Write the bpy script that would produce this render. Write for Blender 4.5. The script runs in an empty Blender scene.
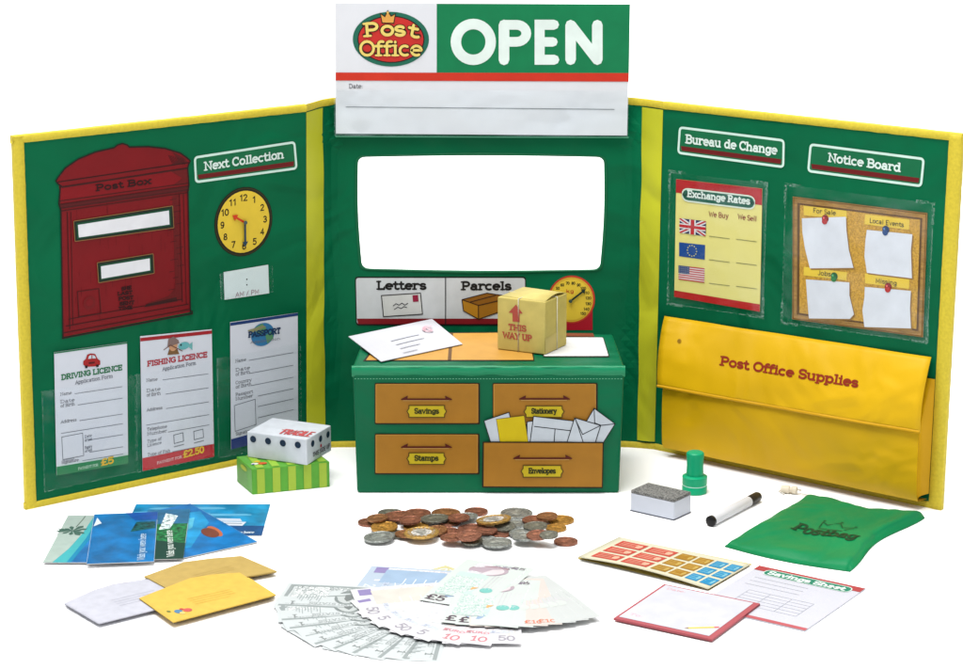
import bpy, bmesh, math, random
from mathutils import Vector, Matrix, noise
random.seed(7)
R = math.radians
scene = bpy.context.scene
COL = scene.collection

# ---------------------------------------------------------------- camera model
F, PITCH, CAMH = 2290.0, R(14.4), 0.624
CAM = Vector((0, 0, CAMH))
def ray(u, v):
    x = (u - 481.5) / F; y = (334.5 - v) / F
    return Vector((x, math.cos(PITCH) + y * math.sin(PITCH), -math.sin(PITCH) + y * math.cos(PITCH)))
def g(u, v, z=0.0):
    r = ray(u, v); t = (CAMH - z) / -r.z
    return Vector((r.x * t, r.y * t, z))
def at_depth(u, v, Y):
    r = ray(u, v); return CAM + r * (Y / r.y)

cam = bpy.data.cameras.new('camera'); camo = bpy.data.objects.new('camera', cam); COL.objects.link(camo)
camo.location = CAM; camo.rotation_euler = (R(90) - PITCH, 0, 0)
cam.sensor_width = 36; cam.lens = F / 963 * 36; cam.clip_start = .05; cam.clip_end = 60
scene.camera = camo

# ---------------------------------------------------------------- materials
def lin(c):
    c /= 255.0
    return c / 12.92 if c <= .04045 else ((c + .055) / 1.055) ** 2.4
def hexlin(rgb): return tuple(lin(v) for v in rgb) + (1,)
_m = {}
KREF = .68
def mat(rgb, rough=.55, kind='ink', spec=.2, name=None):
    """rgb in 0..255 sRGB base colour"""
    key = (tuple(rgb), rough, kind, spec)
    if key in _m: return _m[key]
    m = bpy.data.materials.new(name or kind); m.use_nodes = True
    nt = m.node_tree; N = nt.nodes; L = nt.links
    b = N['Principled BSDF']; b.inputs['Roughness'].default_value = rough
    b.inputs['Specular IOR Level'].default_value = spec
    c = hexlin(rgb)
    if kind not in ('ground', 'coin'): c = tuple(x * KREF for x in c[:3]) + (1,)
    tc = N.new('ShaderNodeTexCoord')
    def noise_n(scale, detail=3):
        n = N.new('ShaderNodeTexNoise'); n.inputs['Scale'].default_value = scale; n.inputs['Detail'].default_value = detail
        L.new(tc.outputs['Object'], n.inputs['Vector']); return n
    def mixcol(fac, a, bb, f0, f1):
        mr = N.new('ShaderNodeMapRange'); mr.inputs['From Min'].default_value = f0; mr.inputs['From Max'].default_value = f1
        L.new(fac, mr.inputs['Value'])
        mx = N.new('ShaderNodeMix'); mx.data_type = 'RGBA'
        L.new(mr.outputs['Result'], mx.inputs[0])
        for i, x in ((6, a), (7, bb)):
            if isinstance(x, tuple): mx.inputs[i].default_value = x
            else: L.new(x, mx.inputs[i])
        return mx.outputs[2]
    def bump(h, strength, dist, prev=None):
        bp = N.new('ShaderNodeBump'); bp.inputs['Strength'].default_value = strength; bp.inputs['Distance'].default_value = dist
        L.new(h, bp.inputs['Height'])
        if prev: L.new(prev, bp.inputs['Normal'])
        return bp.outputs['Normal']
    def sc(c, k): return tuple(min(1, x * k) for x in c[:3]) + (1,)
    if kind == 'paper':
        L.new(mixcol(noise_n(60, 4).outputs['Fac'], sc(c, .985), sc(c, 1.02), .3, .7), b.inputs['Base Color'])
        L.new(bump(noise_n(900, 2).outputs['Fac'], .05, .0004), b.inputs['Normal'])
    elif kind == 'ink':
        n = noise_n(60, 4); L.new(mixcol(n.outputs['Fac'], sc(c, .93), sc(c, 1.05), .3, .7), b.inputs['Base Color'])
        if kind == 'paper':
            L.new(bump(noise_n(900, 2).outputs['Fac'], .05, .0004), b.inputs['Normal'])
    elif kind == 'cloth':                       # coated nylon board cover: soft folds and fine weave
        n = noise_n(9, 3); L.new(mixcol(n.outputs['Fac'], sc(c, .86), sc(c, 1.12), .3, .7), b.inputs['Base Color'])
        n1 = bump(noise_n(2200, 1).outputs['Fac'], .12, .0003)
        n2 = noise_n(11, 2); n2.inputs['Distortion'].default_value = 1.1
        L.new(bump(n2.outputs['Fac'], .85, .012, n1), b.inputs['Normal'])
    elif kind == 'tape':                        # woven edge binding, ribbed
        w = N.new('ShaderNodeTexNoise'); w.inputs['Scale'].default_value = 420; w.inputs['Detail'].default_value = 2
        L.new(tc.outputs['Object'], w.inputs['Vector'])
        L.new(mixcol(w.outputs['Fac'], sc(c, .9), sc(c, 1.06), .3, .7), b.inputs['Base Color'])
        L.new(bump(w.outputs['Fac'], .2, .0006), b.inputs['Normal'])
    elif kind == 'cork':
        n = noise_n(650, 4); L.new(mixcol(n.outputs['Fac'], sc(c, .72), sc(c, 1.2), .35, .65), b.inputs['Base Color'])
    elif kind == 'wood':
        mp = N.new('ShaderNodeMapping'); mp.inputs['Scale'].default_value = (60, 60, 300); L.new(tc.outputs['Object'], mp.inputs['Vector'])
        n = N.new('ShaderNodeTexNoise'); n.inputs['Scale'].default_value = 2; n.inputs['Detail'].default_value = 4; L.new(mp.outputs['Vector'], n.inputs['Vector'])
        L.new(mixcol(n.outputs['Fac'], sc(c, .75), sc(c, 1.2), .35, .65), b.inputs['Base Color'])
    elif kind == 'felt':
        n = N.new('ShaderNodeTexVoronoi'); n.inputs['Scale'].default_value = 700; L.new(tc.outputs['Object'], n.inputs['Vector'])
        L.new(mixcol(n.outputs['Distance'], sc(c, .45), sc(c, 1.9), .1, .75), b.inputs['Base Color'])
        L.new(bump(n.outputs['Distance'], .8, .001), b.inputs['Normal'])
    elif kind == 'coin':
        b.inputs['Metallic'].default_value = .55
        n = noise_n(5.5, 6); n.inputs['Distortion'].default_value = .8
        L.new(mixcol(n.outputs['Fac'], sc(c, .55), sc(c, 1.4), .34, .68), b.inputs['Base Color'])
        L.new(bump(n.outputs['Fac'], .6, .0011), b.inputs['Normal'])
    elif kind == 'plastic':
        L.new(mixcol(noise_n(25).outputs['Fac'], sc(c, .95), sc(c, 1.04), .3, .7), b.inputs['Base Color'])
    elif kind == 'card':
        n = noise_n(120, 5); L.new(mixcol(n.outputs['Fac'], sc(c, .93), sc(c, 1.06), .3, .7), b.inputs['Base Color'])
        L.new(bump(noise_n(35, 2).outputs['Fac'], .15, .003), b.inputs['Normal'])
    elif kind == 'sea':
        n = noise_n(45, 4); L.new(mixcol(n.outputs['Fac'], sc(c, .7), sc(c, 1.35), .35, .65), b.inputs['Base Color'])
    elif kind == 'leafy':
        n = noise_n(260, 5); L.new(mixcol(n.outputs['Fac'], sc(c, .35), sc(c, 2.2), .38, .64), b.inputs['Base Color'])
    elif kind == 'speckle':
        n = noise_n(1100, 2); L.new(mixcol(n.outputs['Fac'], c, (.6, .55, .48, 1), .50, .60), b.inputs['Base Color'])
    elif kind == 'engrave':
        n = noise_n(420, 5); n.inputs['Distortion'].default_value = 1.5; L.new(mixcol(n.outputs['Fac'], c, (.62, .64, .64, 1), .40, .62), b.inputs['Base Color'])
    elif kind == 'engrave2':
        n = noise_n(300, 5); n.inputs['Distortion'].default_value = 2.5; L.new(mixcol(n.outputs['Fac'], c, (.47, .49, .48, 1), .36, .58), b.inputs['Base Color'])
    elif kind == 'ground':
        L.new(mixcol(noise_n(3).outputs['Fac'], sc(c, .99), sc(c, 1.01), .3, .7), b.inputs['Base Color'])
    if kind == 'clear':                         # clear vinyl
        N.remove(b); out = N['Material Output']
        tr = N.new('ShaderNodeBsdfTransparent'); tr.inputs[0].default_value = (.985, .995, .995, 1)
        gl = N.new('ShaderNodeBsdfGlossy'); gl.inputs['Roughness'].default_value = .22; gl.inputs[0].default_value = (.8, .9, 1, 1)
        n = noise_n(22, 2); L.new(bump(n.outputs['Fac'], .7, .01), gl.inputs['Normal'])
        mr = N.new('ShaderNodeMapRange'); mr.inputs['From Min'].default_value = .3; mr.inputs['From Max'].default_value = .75
        mr.inputs['To Min'].default_value = .0; mr.inputs['To Max'].default_value = .055; L.new(n.outputs['Fac'], mr.inputs['Value'])
        mx = N.new('ShaderNodeMixShader'); L.new(mr.outputs['Result'], mx.inputs[0])
        L.new(tr.outputs[0], mx.inputs[1]); L.new(gl.outputs[0], mx.inputs[2]); L.new(mx.outputs[0], out.inputs['Surface'])
    if kind == 'seam':                          # scuffed welded edge of the vinyl
        N.remove(b); out = N['Material Output']
        tr = N.new('ShaderNodeBsdfTransparent'); df = N.new('ShaderNodeBsdfDiffuse'); df.inputs[0].default_value = c
        n = noise_n(520, 3); mr = N.new('ShaderNodeMapRange'); mr.inputs['From Min'].default_value = .42; mr.inputs['From Max'].default_value = .68
        mr.inputs['To Max'].default_value = .32
        L.new(n.outputs['Fac'], mr.inputs['Value'])
        mx = N.new('ShaderNodeMixShader'); L.new(mr.outputs['Result'], mx.inputs[0])
        L.new(tr.outputs[0], mx.inputs[1]); L.new(df.outputs[0], mx.inputs[2]); L.new(mx.outputs[0], out.inputs['Surface'])
    _m[key] = m
    return m

GREEN = (0, 106, 68); YEL = (226, 204, 62); DARK = (30, 16, 12)
M_CLOTH = mat(GREEN, .5, 'cloth', .08); M_TAPE = mat(YEL, .6, 'tape'); M_STRIP = mat((206, 208, 44), .5, 'cloth')
M_YCLOTH = mat((230, 182, 8), .5, 'cloth'); M_CLEAR = mat((255, 255, 255), .2, 'clear'); M_SEAM = mat((205, 230, 225), .5, 'seam')
PAPER = (226, 230, 240)

# ---------------------------------------------------------------- objects
_w = {}
def tag(o, label=None, cat=None, group=None, kind=None):
    if label: o['label'] = label
    if cat: o['category'] = cat
    if group: o['group'] = group
    if kind: o['kind'] = kind
    return o
def thing(name, loc, label, cat, group=None, rotz=0):
    o = bpy.data.objects.new(name, None); COL.objects.link(o); o.empty_display_size = .01
    o.location = loc; o.rotation_euler = (0, 0, rotz); _w[o.name] = Vector(loc)
    return tag(o, label, cat, group)
def mobj(name, verts, faces, mats, idx=None, parent=None, smooth=False, local=False, base=False):
    """verts are world coordinates (local=True: coordinates of the parent)"""
    if not isinstance(mats, (list, tuple)): mats = [mats]
    me = bpy.data.meshes.new(name)
    if local: c = Vector((0, 0, 0))
    else:
        lo = Vector([min(v[i] for v in verts) for i in range(3)]); hi = Vector([max(v[i] for v in verts) for i in range(3)])
        c = (lo + hi) / 2; c.z = lo.z
    me.from_pydata([tuple(Vector(v) - c) for v in verts], [], faces)
    for m in mats: me.materials.append(m)
    if idx: me.polygons.foreach_set('material_index', idx)
    if smooth: me.polygons.foreach_set('use_smooth', [True] * len(faces))
    me.update()
    o = bpy.data.objects.new(name, me); COL.objects.link(o)
    if parent:
        o.parent = parent
        o.location = c if local else c - _w[parent.name]
        _w[o.name] = c
    else:
        o.location = c; _w[o.name] = c
    return o
def bevel(o, w, seg=2):
    b = o.modifiers.new('bevel', 'BEVEL'); b.width = w; b.segments = seg; b.limit_method = 'ANGLE'; b.angle_limit = R(40); return o
def hull8(b4, t4):
    """box from 4 bottom and 4 top corners (both counter-clockwise seen from above)"""
    return list(b4) + list(t4), [(3, 2, 1, 0), (4, 5, 6, 7), (0, 1, 5, 4), (1, 2, 6, 5), (2, 3, 7, 6), (3, 0, 4, 7)]

# ---------------------------------------------------------------- surfaces that carry prints
class Plane:
    def __init__(s, O, u, v):
        s.O = Vector(O); s.u = Vector(u).normalized(); v = Vector(v); s.v = (v - s.u * v.dot(s.u)).normalized(); s.n = s.u.cross(s.v)
    def pt(s, a, b, n=0.0): return s.O + s.u * a + s.v * b + s.n * n
    def P(s, U, V, n=0.0):
        r = ray(U, V); O = s.O + s.n * n
        t = (O - CAM).dot(s.n) / r.dot(s.n); d = CAM + r * t - O
        return (d.dot(s.u), d.dot(s.v))
    def off(s, n): return Plane(s.O + s.n * n, s.u, s.v)

# ---- stroke font with slab serifs
def arc(cx, cy, rx, ry, a0, a1, n=None):
    n = n or max(4, int(abs(a1 - a0) / 22))
    return [(cx + rx * math.cos(R(a0 + (a1 - a0) * i / n)), cy + ry * math.sin(R(a0 + (a1 - a0) * i / n))) for i in range(n + 1)]
X = .70
G = {
'A': (.76, [[(.07, 0), (.38, 1), (.69, 0)], [(.18, .32), (.58, .32)]], [(.07, 0, .12), (.69, 0, .12)]),
'B': (.72, [[(.14, 0), (.14, 1)], [(.14, 1), (.4, 1)] + arc(.4, .76, .2, .24, 80, -80) + [(.14, .52)], [(.14, .52), (.42, .52)] + arc(.42, .26, .23, .26, 80, -80) + [(.14, 0)]], [(.1, 0, .1), (.1, 1, .1)]),
'C': (.72, [arc(.39, .5, .33, .5, 48, 312)], [(.62, .98, .62, .72)]),
'D': (.76, [[(.14, 0), (.14, 1)], [(.14, 1), (.3, 1)] + arc(.3, .5, .38, .5, 80, -80) + [(.14, 0)]], [(.1, 0, .1), (.1, 1, .1)]),
'E': (.68, [[(.6, 1), (.14, 1), (.14, 0), (.6, 0)], [(.14, .52), (.48, .52)]], [(.1, 0, .1), (.1, 1, .1), (.6, 1, .6, .78), (.6, 0, .6, .22), (.48, .62, .48, .42)]),
'F': (.64, [[(.58, 1), (.14, 1), (.14, 0)], [(.14, .5), (.46, .5)]], [(.14, 0, .15), (.1, 1, .1), (.58, 1, .58, .78), (.46, .6, .46, .4)]),
'G': (.76, [arc(.4, .5, .34, .5, 48, 330), [(.68, .12), (.68, .44), (.46, .44)]], [(.62, .98, .62, .74)]),
'H': (.8, [[(.14, 0), (.14, 1)], [(.66, 0), (.66, 1)], [(.14, .5), (.66, .5)]], [(.14, 0, .14), (.14, 1, .14), (.66, 0, .14), (.66, 1, .14)]),
'I': (.36, [[(.18, 0), (.18, 1)]], [(.18, 0, .15), (.18, 1, .15)]),
'J': (.5, [[(.38, 1), (.38, .2)] + arc(.2, .2, .18, .2, 0, -150)], [(.36, 1, .15)]),
'L': (.62, [[(.14, 1), (.14, 0), (.56, 0)]], [(.1, 0, .1), (.14, 1, .15), (.56, 0, .56, .26)]),
'M': (.9, [[(.14, 0), (.14, 1), (.45, .25), (.76, 1), (.76, 0)]], [(.14, 0, .13), (.1, 1, .1), (.8, 1, .1), (.76, 0, .13)]),
'N': (.8, [[(.14, 0), (.14, 1), (.66, 0), (.66, 1)]], [(.14, 0, .14), (.1, 1, .1), (.66, 1, .14)]),
'O': (.78, [arc(.39, .5, .33, .5, 90, 450)], []),
'P': (.68, [[(.14, 0), (.14, 1)], [(.14, 1), (.38, 1)] + arc(.38, .73, .22, .27, 80, -80) + [(.14, .46)]], [(.14, 0, .15), (.1, 1, .1)]),
'R': (.74, [[(.14, 0), (.14, 1)], [(.14, 1), (.38, 1)] + arc(.38, .75, .2, .25, 80, -80) + [(.14, .5)], [(.36, .5), (.62, 0)]], [(.14, 0, .14), (.1, 1, .1), (.64, 0, .08)]),
'S': (.64, [arc(.32, .74, .24, .26, 30, 265) + arc(.32, .25, .26, .25, 85, -150)], [(.53, .98, .53, .76), (.09, .02, .09, .24)]),
'T': (.7, [[(.08, 1), (.62, 1)], [(.35, 1), (.35, 0)]], [(.35, 0, .15), (.08, 1, .08, .76), (.62, 1, .62, .76)]),
'U': (.76, [[(.14, 1), (.14, .3)] + arc(.38, .3, .24, .3, 180, 360) + [(.62, 1)]], [(.14, 1, .13), (.62, 1, .13)]),
'V': (.74, [[(.07, 1), (.37, 0), (.67, 1)]], [(.07, 1, .12), (.67, 1, .12)]),
'W': (1.0, [[(.07, 1), (.28, 0), (.5, .85), (.72, 0), (.93, 1)]], [(.07, 1, .12), (.93, 1, .12)]),
'X': (.74, [[(.1, 1), (.64, 0)], [(.64, 1), (.1, 0)]], [(.1, 1, .1), (.64, 0, .1), (.64, 1, .1), (.1, 0, .1)]),
'Y': (.74, [[(.08, 1), (.37, .48), (.66, 1)], [(.37, .48), (.37, 0)]], [(.08, 1, .1), (.66, 1, .1), (.37, 0, .14)]),
'a': (.64, [arc(.27, .19, .19, .19, 90, 450), [(.48, 0), (.48, .46)] + arc(.3, .46, .18, .22, 20, 150)], [(.53, 0, .07)]),
'b': (.66, [[(.13, 0), (.13, 1)], arc(.36, .34, .22, .34, 90, 450)], [(.09, 1, .09)]),
'c': (.58, [arc(.32, .34, .25, .34, 58, 302)], []),
'd': (.68, [arc(.3, .34, .22, .34, 90, 450), [(.53, 0), (.53, 1)]], [(.48, 1, .08), (.58, 0, .07)]),
'e': (.62, [[(.09, .36), (.55, .36)] + arc(.32, .34, .25, .34, 10, 300)], []),
'f': (.42, [[(.18, 0), (.18, .78)] + arc(.34, .8, .16, .2, 180, 60), [(.04, .66), (.36, .66)]], [(.18, 0, .14)]),
'g': (.64, [arc(.3, .36, .21, .31, 90, 450), [(.52, .66), (.52, -.05)] + arc(.3, -.05, .22, .2, -10, -150)], [(.58, .66, .05)]),
'h': (.7, [[(.13, 0), (.13, 1)], [(.13, .42)] + arc(.34, .44, .2, .24, 150, 0) + [(.54, 0)]], [(.13, 0, .12), (.54, 0, .12), (.09, 1, .09)]),
'i': (.34, [[(.18, 0), (.18, X)], [(.18, .93), (.18, .97)]], [(.18, 0, .15), (.13, X, .1)]),
'j': (.34, [[(.2, X), (.2, -.08)] + arc(.08, -.08, .12, .16, 0, -90), [(.2, .93), (.2, .97)]], [(.15, X, .1)]),
'k': (.66, [[(.13, 0), (.13, 1)], [(.14, .25), (.5, X)], [(.26, .36), (.54, 0)]], [(.13, 0, .12), (.09, 1, .09), (.54, 0, .1), (.5, X, .1)]),
'l': (.34, [[(.18, 0), (.18, 1)]], [(.18, 0, .15), (.13, 1, .1)]),
'm': (1.0, [[(.13, 0), (.13, X)], [(.13, .42)] + arc(.31, .46, .18, .22, 150, 0) + [(.49, 0)], [(.49, .42)] + arc(.67, .46, .18, .22, 150, 0) + [(.85, 0)]], [(.13, 0, .11), (.09, X, .09), (.49, 0, .11), (.85, 0, .11)]),
'n': (.7, [[(.13, 0), (.13, X)], [(.13, .42)] + arc(.34, .44, .2, .24, 150, 0) + [(.54, 0)]], [(.13, 0, .12), (.54, 0, .12), (.09, X, .09)]),
'o': (.64, [arc(.32, .34, .24, .34, 90, 450)], []),
'p': (.66, [[(.13, -.28), (.13, X)], arc(.36, .34, .22, .34, 90, 450)], [(.09, X, .09), (.13, -.28, .12)]),
'r': (.52, [[(.14, 0), (.14, X)], [(.14, .4)] + arc(.36, .42, .2, .26, 160, 50)], [(.14, 0, .14), (.1, X, .1)]),
's': (.54, [arc(.27, .51, .18, .17, 30, 262) + arc(.27, .17, .2, .17, 82, -150)], []),
't': (.44, [[(.18, .92), (.18, .16)] + arc(.33, .16, .15, .16, 180, 320), [(.04, .66), (.36, .66)]], []),
'u': (.7, [[(.14, X), (.14, .24)] + arc(.33, .24, .19, .24, 180, 350), [(.53, X), (.53, 0)]], [(.1, X, .09), (.49, X, .08), (.58, 0, .06)]),
'v': (.64, [[(.08, X), (.32, 0), (.56, X)]], [(.08, X, .1), (.56, X, .1)]),
'w': (.9, [[(.08, X), (.26, 0), (.45, .6), (.64, 0), (.82, X)]], [(.08, X, .1), (.82, X, .1)]),
'x': (.64, [[(.1, X), (.54, 0)], [(.54, X), (.1, 0)]], [(.1, X, .1), (.54, 0, .1), (.54, X, .1), (.1, 0, .1)]),
'y': (.66, [[(.1, X), (.33, .04)], [(.57, X), (.26, -.26), (.1, -.26)]], [(.1, X, .1), (.57, X, .1)]),
'0': (.64, [arc(.32, .5, .24, .5, 90, 450)], []),
'1': (.46, [[(.08, .8), (.26, 1), (.26, 0)]], [(.26, 0, .15)]),
'2': (.62, [arc(.3, .72, .22, .28, 160, -30) + [(.08, 0), (.54, 0)]], []),
'3': (.6, [arc(.28, .75, .2, .25, 150, -85) + arc(.28, .26, .23, .26, 85, -150)], []),
'4': (.64, [[(.42, 0), (.42, 1), (.06, .3), (.56, .3)]], []),
'5': (.6, [[(.52, 1), (.14, 1), (.12, .56)] + arc(.28, .32, .24, .32, 110, -145)], []),
'6': (.62, [arc(.31, .3, .23, .3, 90, 450), [(.09, .4)] + arc(.36, .5, .28, .5, 165, 60)], []),
'7': (.58, [[(.07, 1), (.52, 1), (.22, 0)]], []),
'8': (.62, [arc(.31, .75, .19, .25, 90, 450), arc(.31, .26, .23, .26, 90, 450)], []),
'9': (.62, [arc(.31, .7, .22, .3, 90, 450), [(.53, .62)] + arc(.26, .5, .28, .5, -15, -120)], []),
'.': (.3, [[(.15, 0), (.15, .04)]], []), ':': (.3, [[(.15, .05), (.15, .09)], [(.15, .5), (.15, .54)]], []),
'/': (.5, [[(.08, -.05), (.42, 1.05)]], []), '|': (.3, [[(.15, -.05), (.15, 1.05)]], []), ',': (.3, [[(.18, .05), (.12, -.14)]], []),
'£': (.66, [arc(.38, .74, .2, .26, 30, 180) + [(.22, .4), (.22, .2), (.1, 0), (.6, 0)], [(.06, .48), (.44, .48)]], []),
'$': (.64, [arc(.32, .74, .24, .26, 30, 265) + arc(.32, .25, .26, .25, 85, -150), [(.32, -.1), (.32, 1.1)]], []),
' ': (.34, [], []),
}
G['K'] = (.76, [[(.14, 0), (.14, 1)], [(.14, .38), (.62, 1)], [(.3, .56), (.66, 0)]], [(.14, 0, .14), (.1, 1, .1), (.62, 1, .1), (.66, 0, .1)])
G['q'] = (.66, [arc(.3, .34, .22, .34, 90, 450), [(.53, X), (.53, -.28)]], [])

class Art:
    """Flat printed shapes laid on a surface (metres along the surface), one mesh"""
    def __init__(s, surf, step=.00012, base=.0003):
        s.S = surf; s.v = []; s.f = []; s.i = []; s.m = []; s.k = 0; s.step = step; s.base = base; s.px = True; s.rough = .5
    def c(s, p):                                     # pixel or metre coordinates
        return s.S.P(*p) if s.px else p
    def _z(s, layer): s.k += 1; return s.base + layer * s.step + (s.k % 9) * s.step * .07
    def _mi(s, col):
        m = col if not isinstance(col, tuple) else mat(col, s.rough, 'ink')
        if m not in s.m: s.m.append(m)
        return s.m.index(m)
    def _face(s, pts, z, mi):
        b = len(s.v); s.v += [s.S.pt(a, c, z) for a, c in pts]; s.f.append(tuple(range(b, b + len(pts)))); s.i.append(mi)
    def _poly(s, pts, col, layer=0):
        ar = sum(pts[i - 1][0] * pts[i][1] - pts[i][0] * pts[i - 1][1] for i in range(len(pts)))
        if ar < 0: pts = pts[::-1]
        s._face(pts, s._z(layer), s._mi(col))
    def poly(s, pts, col, layer=0): s._poly([s.c(p) for p in pts], col, layer)
    def _ribbon(s, pts, w, col, layer=0, closed=False, cap=True, z=None):
        P = [Vector(p) for p in pts]
        Q = [P[0]]
        for p in P[1:]:
            if (p - Q[-1]).length > 1e-7: Q.append(p)
        P = Q
        if len(P) < 2: return
        if (P[0] - P[-1]).length < 1e-6 and len(P) > 3: closed = True; P.pop()
        z = z or s._z(layer); mi = s._mi(col); n = len(P); L = []; Rr = []
        for i in range(n):
            a = P[i] - P[i - 1] if (i > 0 or closed) else P[1] - P[0]
            b = P[(i + 1) % n] - P[i] if (i < n - 1 or closed) else P[-1] - P[-2]
            a = a.normalized(); b = b.normalized(); na = Vector((-a.y, a.x)); nb = Vector((-b.y, b.x))
            m = na + nb
            m = na if m.length < 1e-3 else m.normalized()
            k = min(1.9, 1 / max(.3, m.dot(na))) * w / 2
            L.append(P[i] + m * k); Rr.append(P[i] - m * k)
        base = len(s.v)
        for i in range(n): s.v += [s.S.pt(L[i].x, L[i].y, z), s.S.pt(Rr[i].x, Rr[i].y, z)]
        for i in range(n if closed else n - 1):
            j = (i + 1) % n
            s.f.append((base + 2 * i, base + 2 * i + 1, base + 2 * j + 1, base + 2 * j)); s.i.append(mi)
        if cap and not closed:
            for c, d in ((P[0], P[0] - P[1]), (P[-1], P[-1] - P[-2])):
                a = math.atan2(d.y, d.x)
                s._face([(c.x + w / 2 * math.cos(a + R(t)), c.y + w / 2 * math.sin(a + R(t))) for t in (-90, -45, 0, 45, 90)], z, mi)
    def line(s, pts, wpx, col, layer=0, closed=False, cap=False):
        Q = [s.c(p) for p in pts]
        s._ribbon(Q, wpx * s.unit(pts[0]), col, layer, closed, cap)
    def unit(s, p):                                  # metres per pixel (vertical)
        if not s.px: return 1.0
        a = s.S.P(*p); b = s.S.P(p[0], p[1] - 2); return math.hypot(a[0] - b[0], a[1] - b[1]) / 2
    def ell(s, c, rx, ry, col, layer=0, n=28, rot=0):
        s._poly([(c[0] + rx * math.cos(t) * math.cos(rot) - ry * math.sin(t) * math.sin(rot), c[1] + rx * math.cos(t) * math.sin(rot) + ry * math.sin(t) * math.cos(rot)) for t in [2 * math.pi * i / n for i in range(n)]], col, layer)
    def bell(s, u0, u1, v0, v1, col, layer=0, n=32):
        """ellipse inside a pixel box"""
        a = s.c(((u0 + u1) / 2, (v0 + v1) / 2)); l = s.c((u0, (v0 + v1) / 2)); t = s.c(((u0 + u1) / 2, v0))
        s.ell(a, math.dist(a, l), math.dist(a, t), col, layer, n)
    def dot(s, c, r, col, layer=0): q = s.c(c); s.ell(q, r, r, col, layer, 16)
    def rrect(s, q, r, col, layer=0, line=None):
        """rounded quad from 4 metre/pixel corners TL TR BR BL"""
        q = [Vector(s.c(p)) for p in q]; out = []
        for i in range(4):
            p = q[i]; a = (q[i - 1] - p).normalized() * r; b = (q[(i + 1) % 4] - p).normalized() * r
            for t in (0, .25, .5, .75, 1):
                e = p + a * (1 - t) ** 2 + b * t ** 2; out.append((e.x, e.y))
        if line: s._ribbon(out, line, col, layer, closed=True)
        else: s._poly(out, col, layer)
    def _text(s, txt, p0, d, up, cap, wid, col, layer=0, wt=.15, serif=True, sxx=None, cond=1.0):
        """p0 baseline start, d unit direction, wid total width or None"""
        tot = sum(G[c][0] for c in txt); sx = wid / tot if wid else cap * cond
        x = 0
        w = wt * cap
        z0 = s.base + layer * s.step
        for c in txt:
            W, st, sr = G[c]; k = 0
            def T(px_, py_):
                yy = wt / 2 + py_ * (1 - wt)
                q = p0 + d * ((x + px_) * sx) + up * (yy * cap); return (q.x, q.y)
            for pl in st:
                k += 1; s._ribbon([T(*q) for q in pl], w, col, layer, z=z0 + k * s.step * .12)
            if serif:
                for q in sr:
                    k += 1
                    if len(q) == 3: s._ribbon([T(q[0] - q[2], q[1]), T(q[0] + q[2], q[1])], w * .72, col, layer, z=z0 + k * s.step * .12)
                    else: s._ribbon([T(q[0], q[1]), T(q[2], q[3])], w * .7, col, layer, z=z0 + k * s.step * .12)
            x += W
    def text(s, txt, a, b, cap, col, layer=0, wt=.15, serif=True, slant=None):
        """baseline from a to b, cap height in the same units (pixels or metres)"""
        if s.px:
            P0 = Vector(s.c(a)); P1 = Vector(s.c(b)); ch = s.unit(a) * cap
        else: P0 = Vector(a); P1 = Vector(b); ch = cap
        d = (P1 - P0); w = d.length; d.normalize(); up = Vector((-d.y, d.x))
        s._text(txt, P0, d, up, ch, w, col, layer, wt, serif)
    def build(s, name, parent, local=False):
        o = mobj(name, s.v, s.f, s.m, s.i, parent, local=local); return o

def sheet(surf, q, th, name, m, parent, z0=0.0, metres=False, wob=0):
    """thin flat panel standing on a surface, q four corners"""
    Q = q if metres else [surf.P(*p) for p in q]
    ar = sum(Q[i - 1][0] * Q[i][1] - Q[i][0] * Q[i - 1][1] for i in range(len(Q)))
    if ar < 0: Q = Q[::-1]
    n = len(Q); v = [surf.pt(a, b, z0) for a, b in Q] + [surf.pt(a, b, z0 + th) for a, b in Q]
    f = [tuple(range(n))[::-1], tuple(range(n, 2 * n))] + [(i, (i + 1) % n, n + (i + 1) % n, n + i) for i in range(n)]
    return mobj(name, v, f, m, None, parent)

# ================================================================ SETTING
n = 24
gv = [(-9, -2, -.0), (9, -2, 0), (9, 14, 0), (-9, 14, 0)]
tag(mobj('ground', gv, [(0, 1, 2, 3)], mat((250, 250, 251), .75, 'ground', .15)), kind='structure')

# ================================================================ FOLDING BOARD
BH = .319
LA, LB = g(25, 509.5), g(306, 450); RA, RB = g(655, 449), g(941.5, 510)
LW = Plane(LA, LB - LA, (.031, -.02, 1)); RW = Plane(RA, RB - RA, (-.0055, .0166, 1))
LWID = (LB - LA).length; RWID = (RB - RA).length
CY = 2.015
CP = Plane((0, CY, 0), (1, 0, 0), (0, .03, .3186))
LB_top = LW.pt(LWID, BH); RA_top = RW.pt(0, BH)
class CentreSurf:
    """centre panel: flat in the middle, bending forward to meet the wings at the hinges"""
    u = CP.u; v = CP.v; n = CP.n
    def pt(s, a, b, nn=0.0):
        p = CP.pt(a, b, nn)
        if a < -.128 or a > .128:
            e = LB if a < 0 else RA; et = LB_top if a < 0 else RA_top
            lim = e.x
            t = min(1.1, (abs(a) - .128) / (.1605 - .128)); t = t * t * (1.6 - .6 * t)
            q = e.lerp(et, b / BH)
            base = CP.pt((.1605 if a > 0 else -.1605), b, 0)
            p = p + (q - base) * t
        return p
CS = CentreSurf()

stand = thing('folding_display_board', (0, CY, 0), 'three-panel green fabric board with yellow edging standing behind the drawer counter', 'display board')

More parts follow.
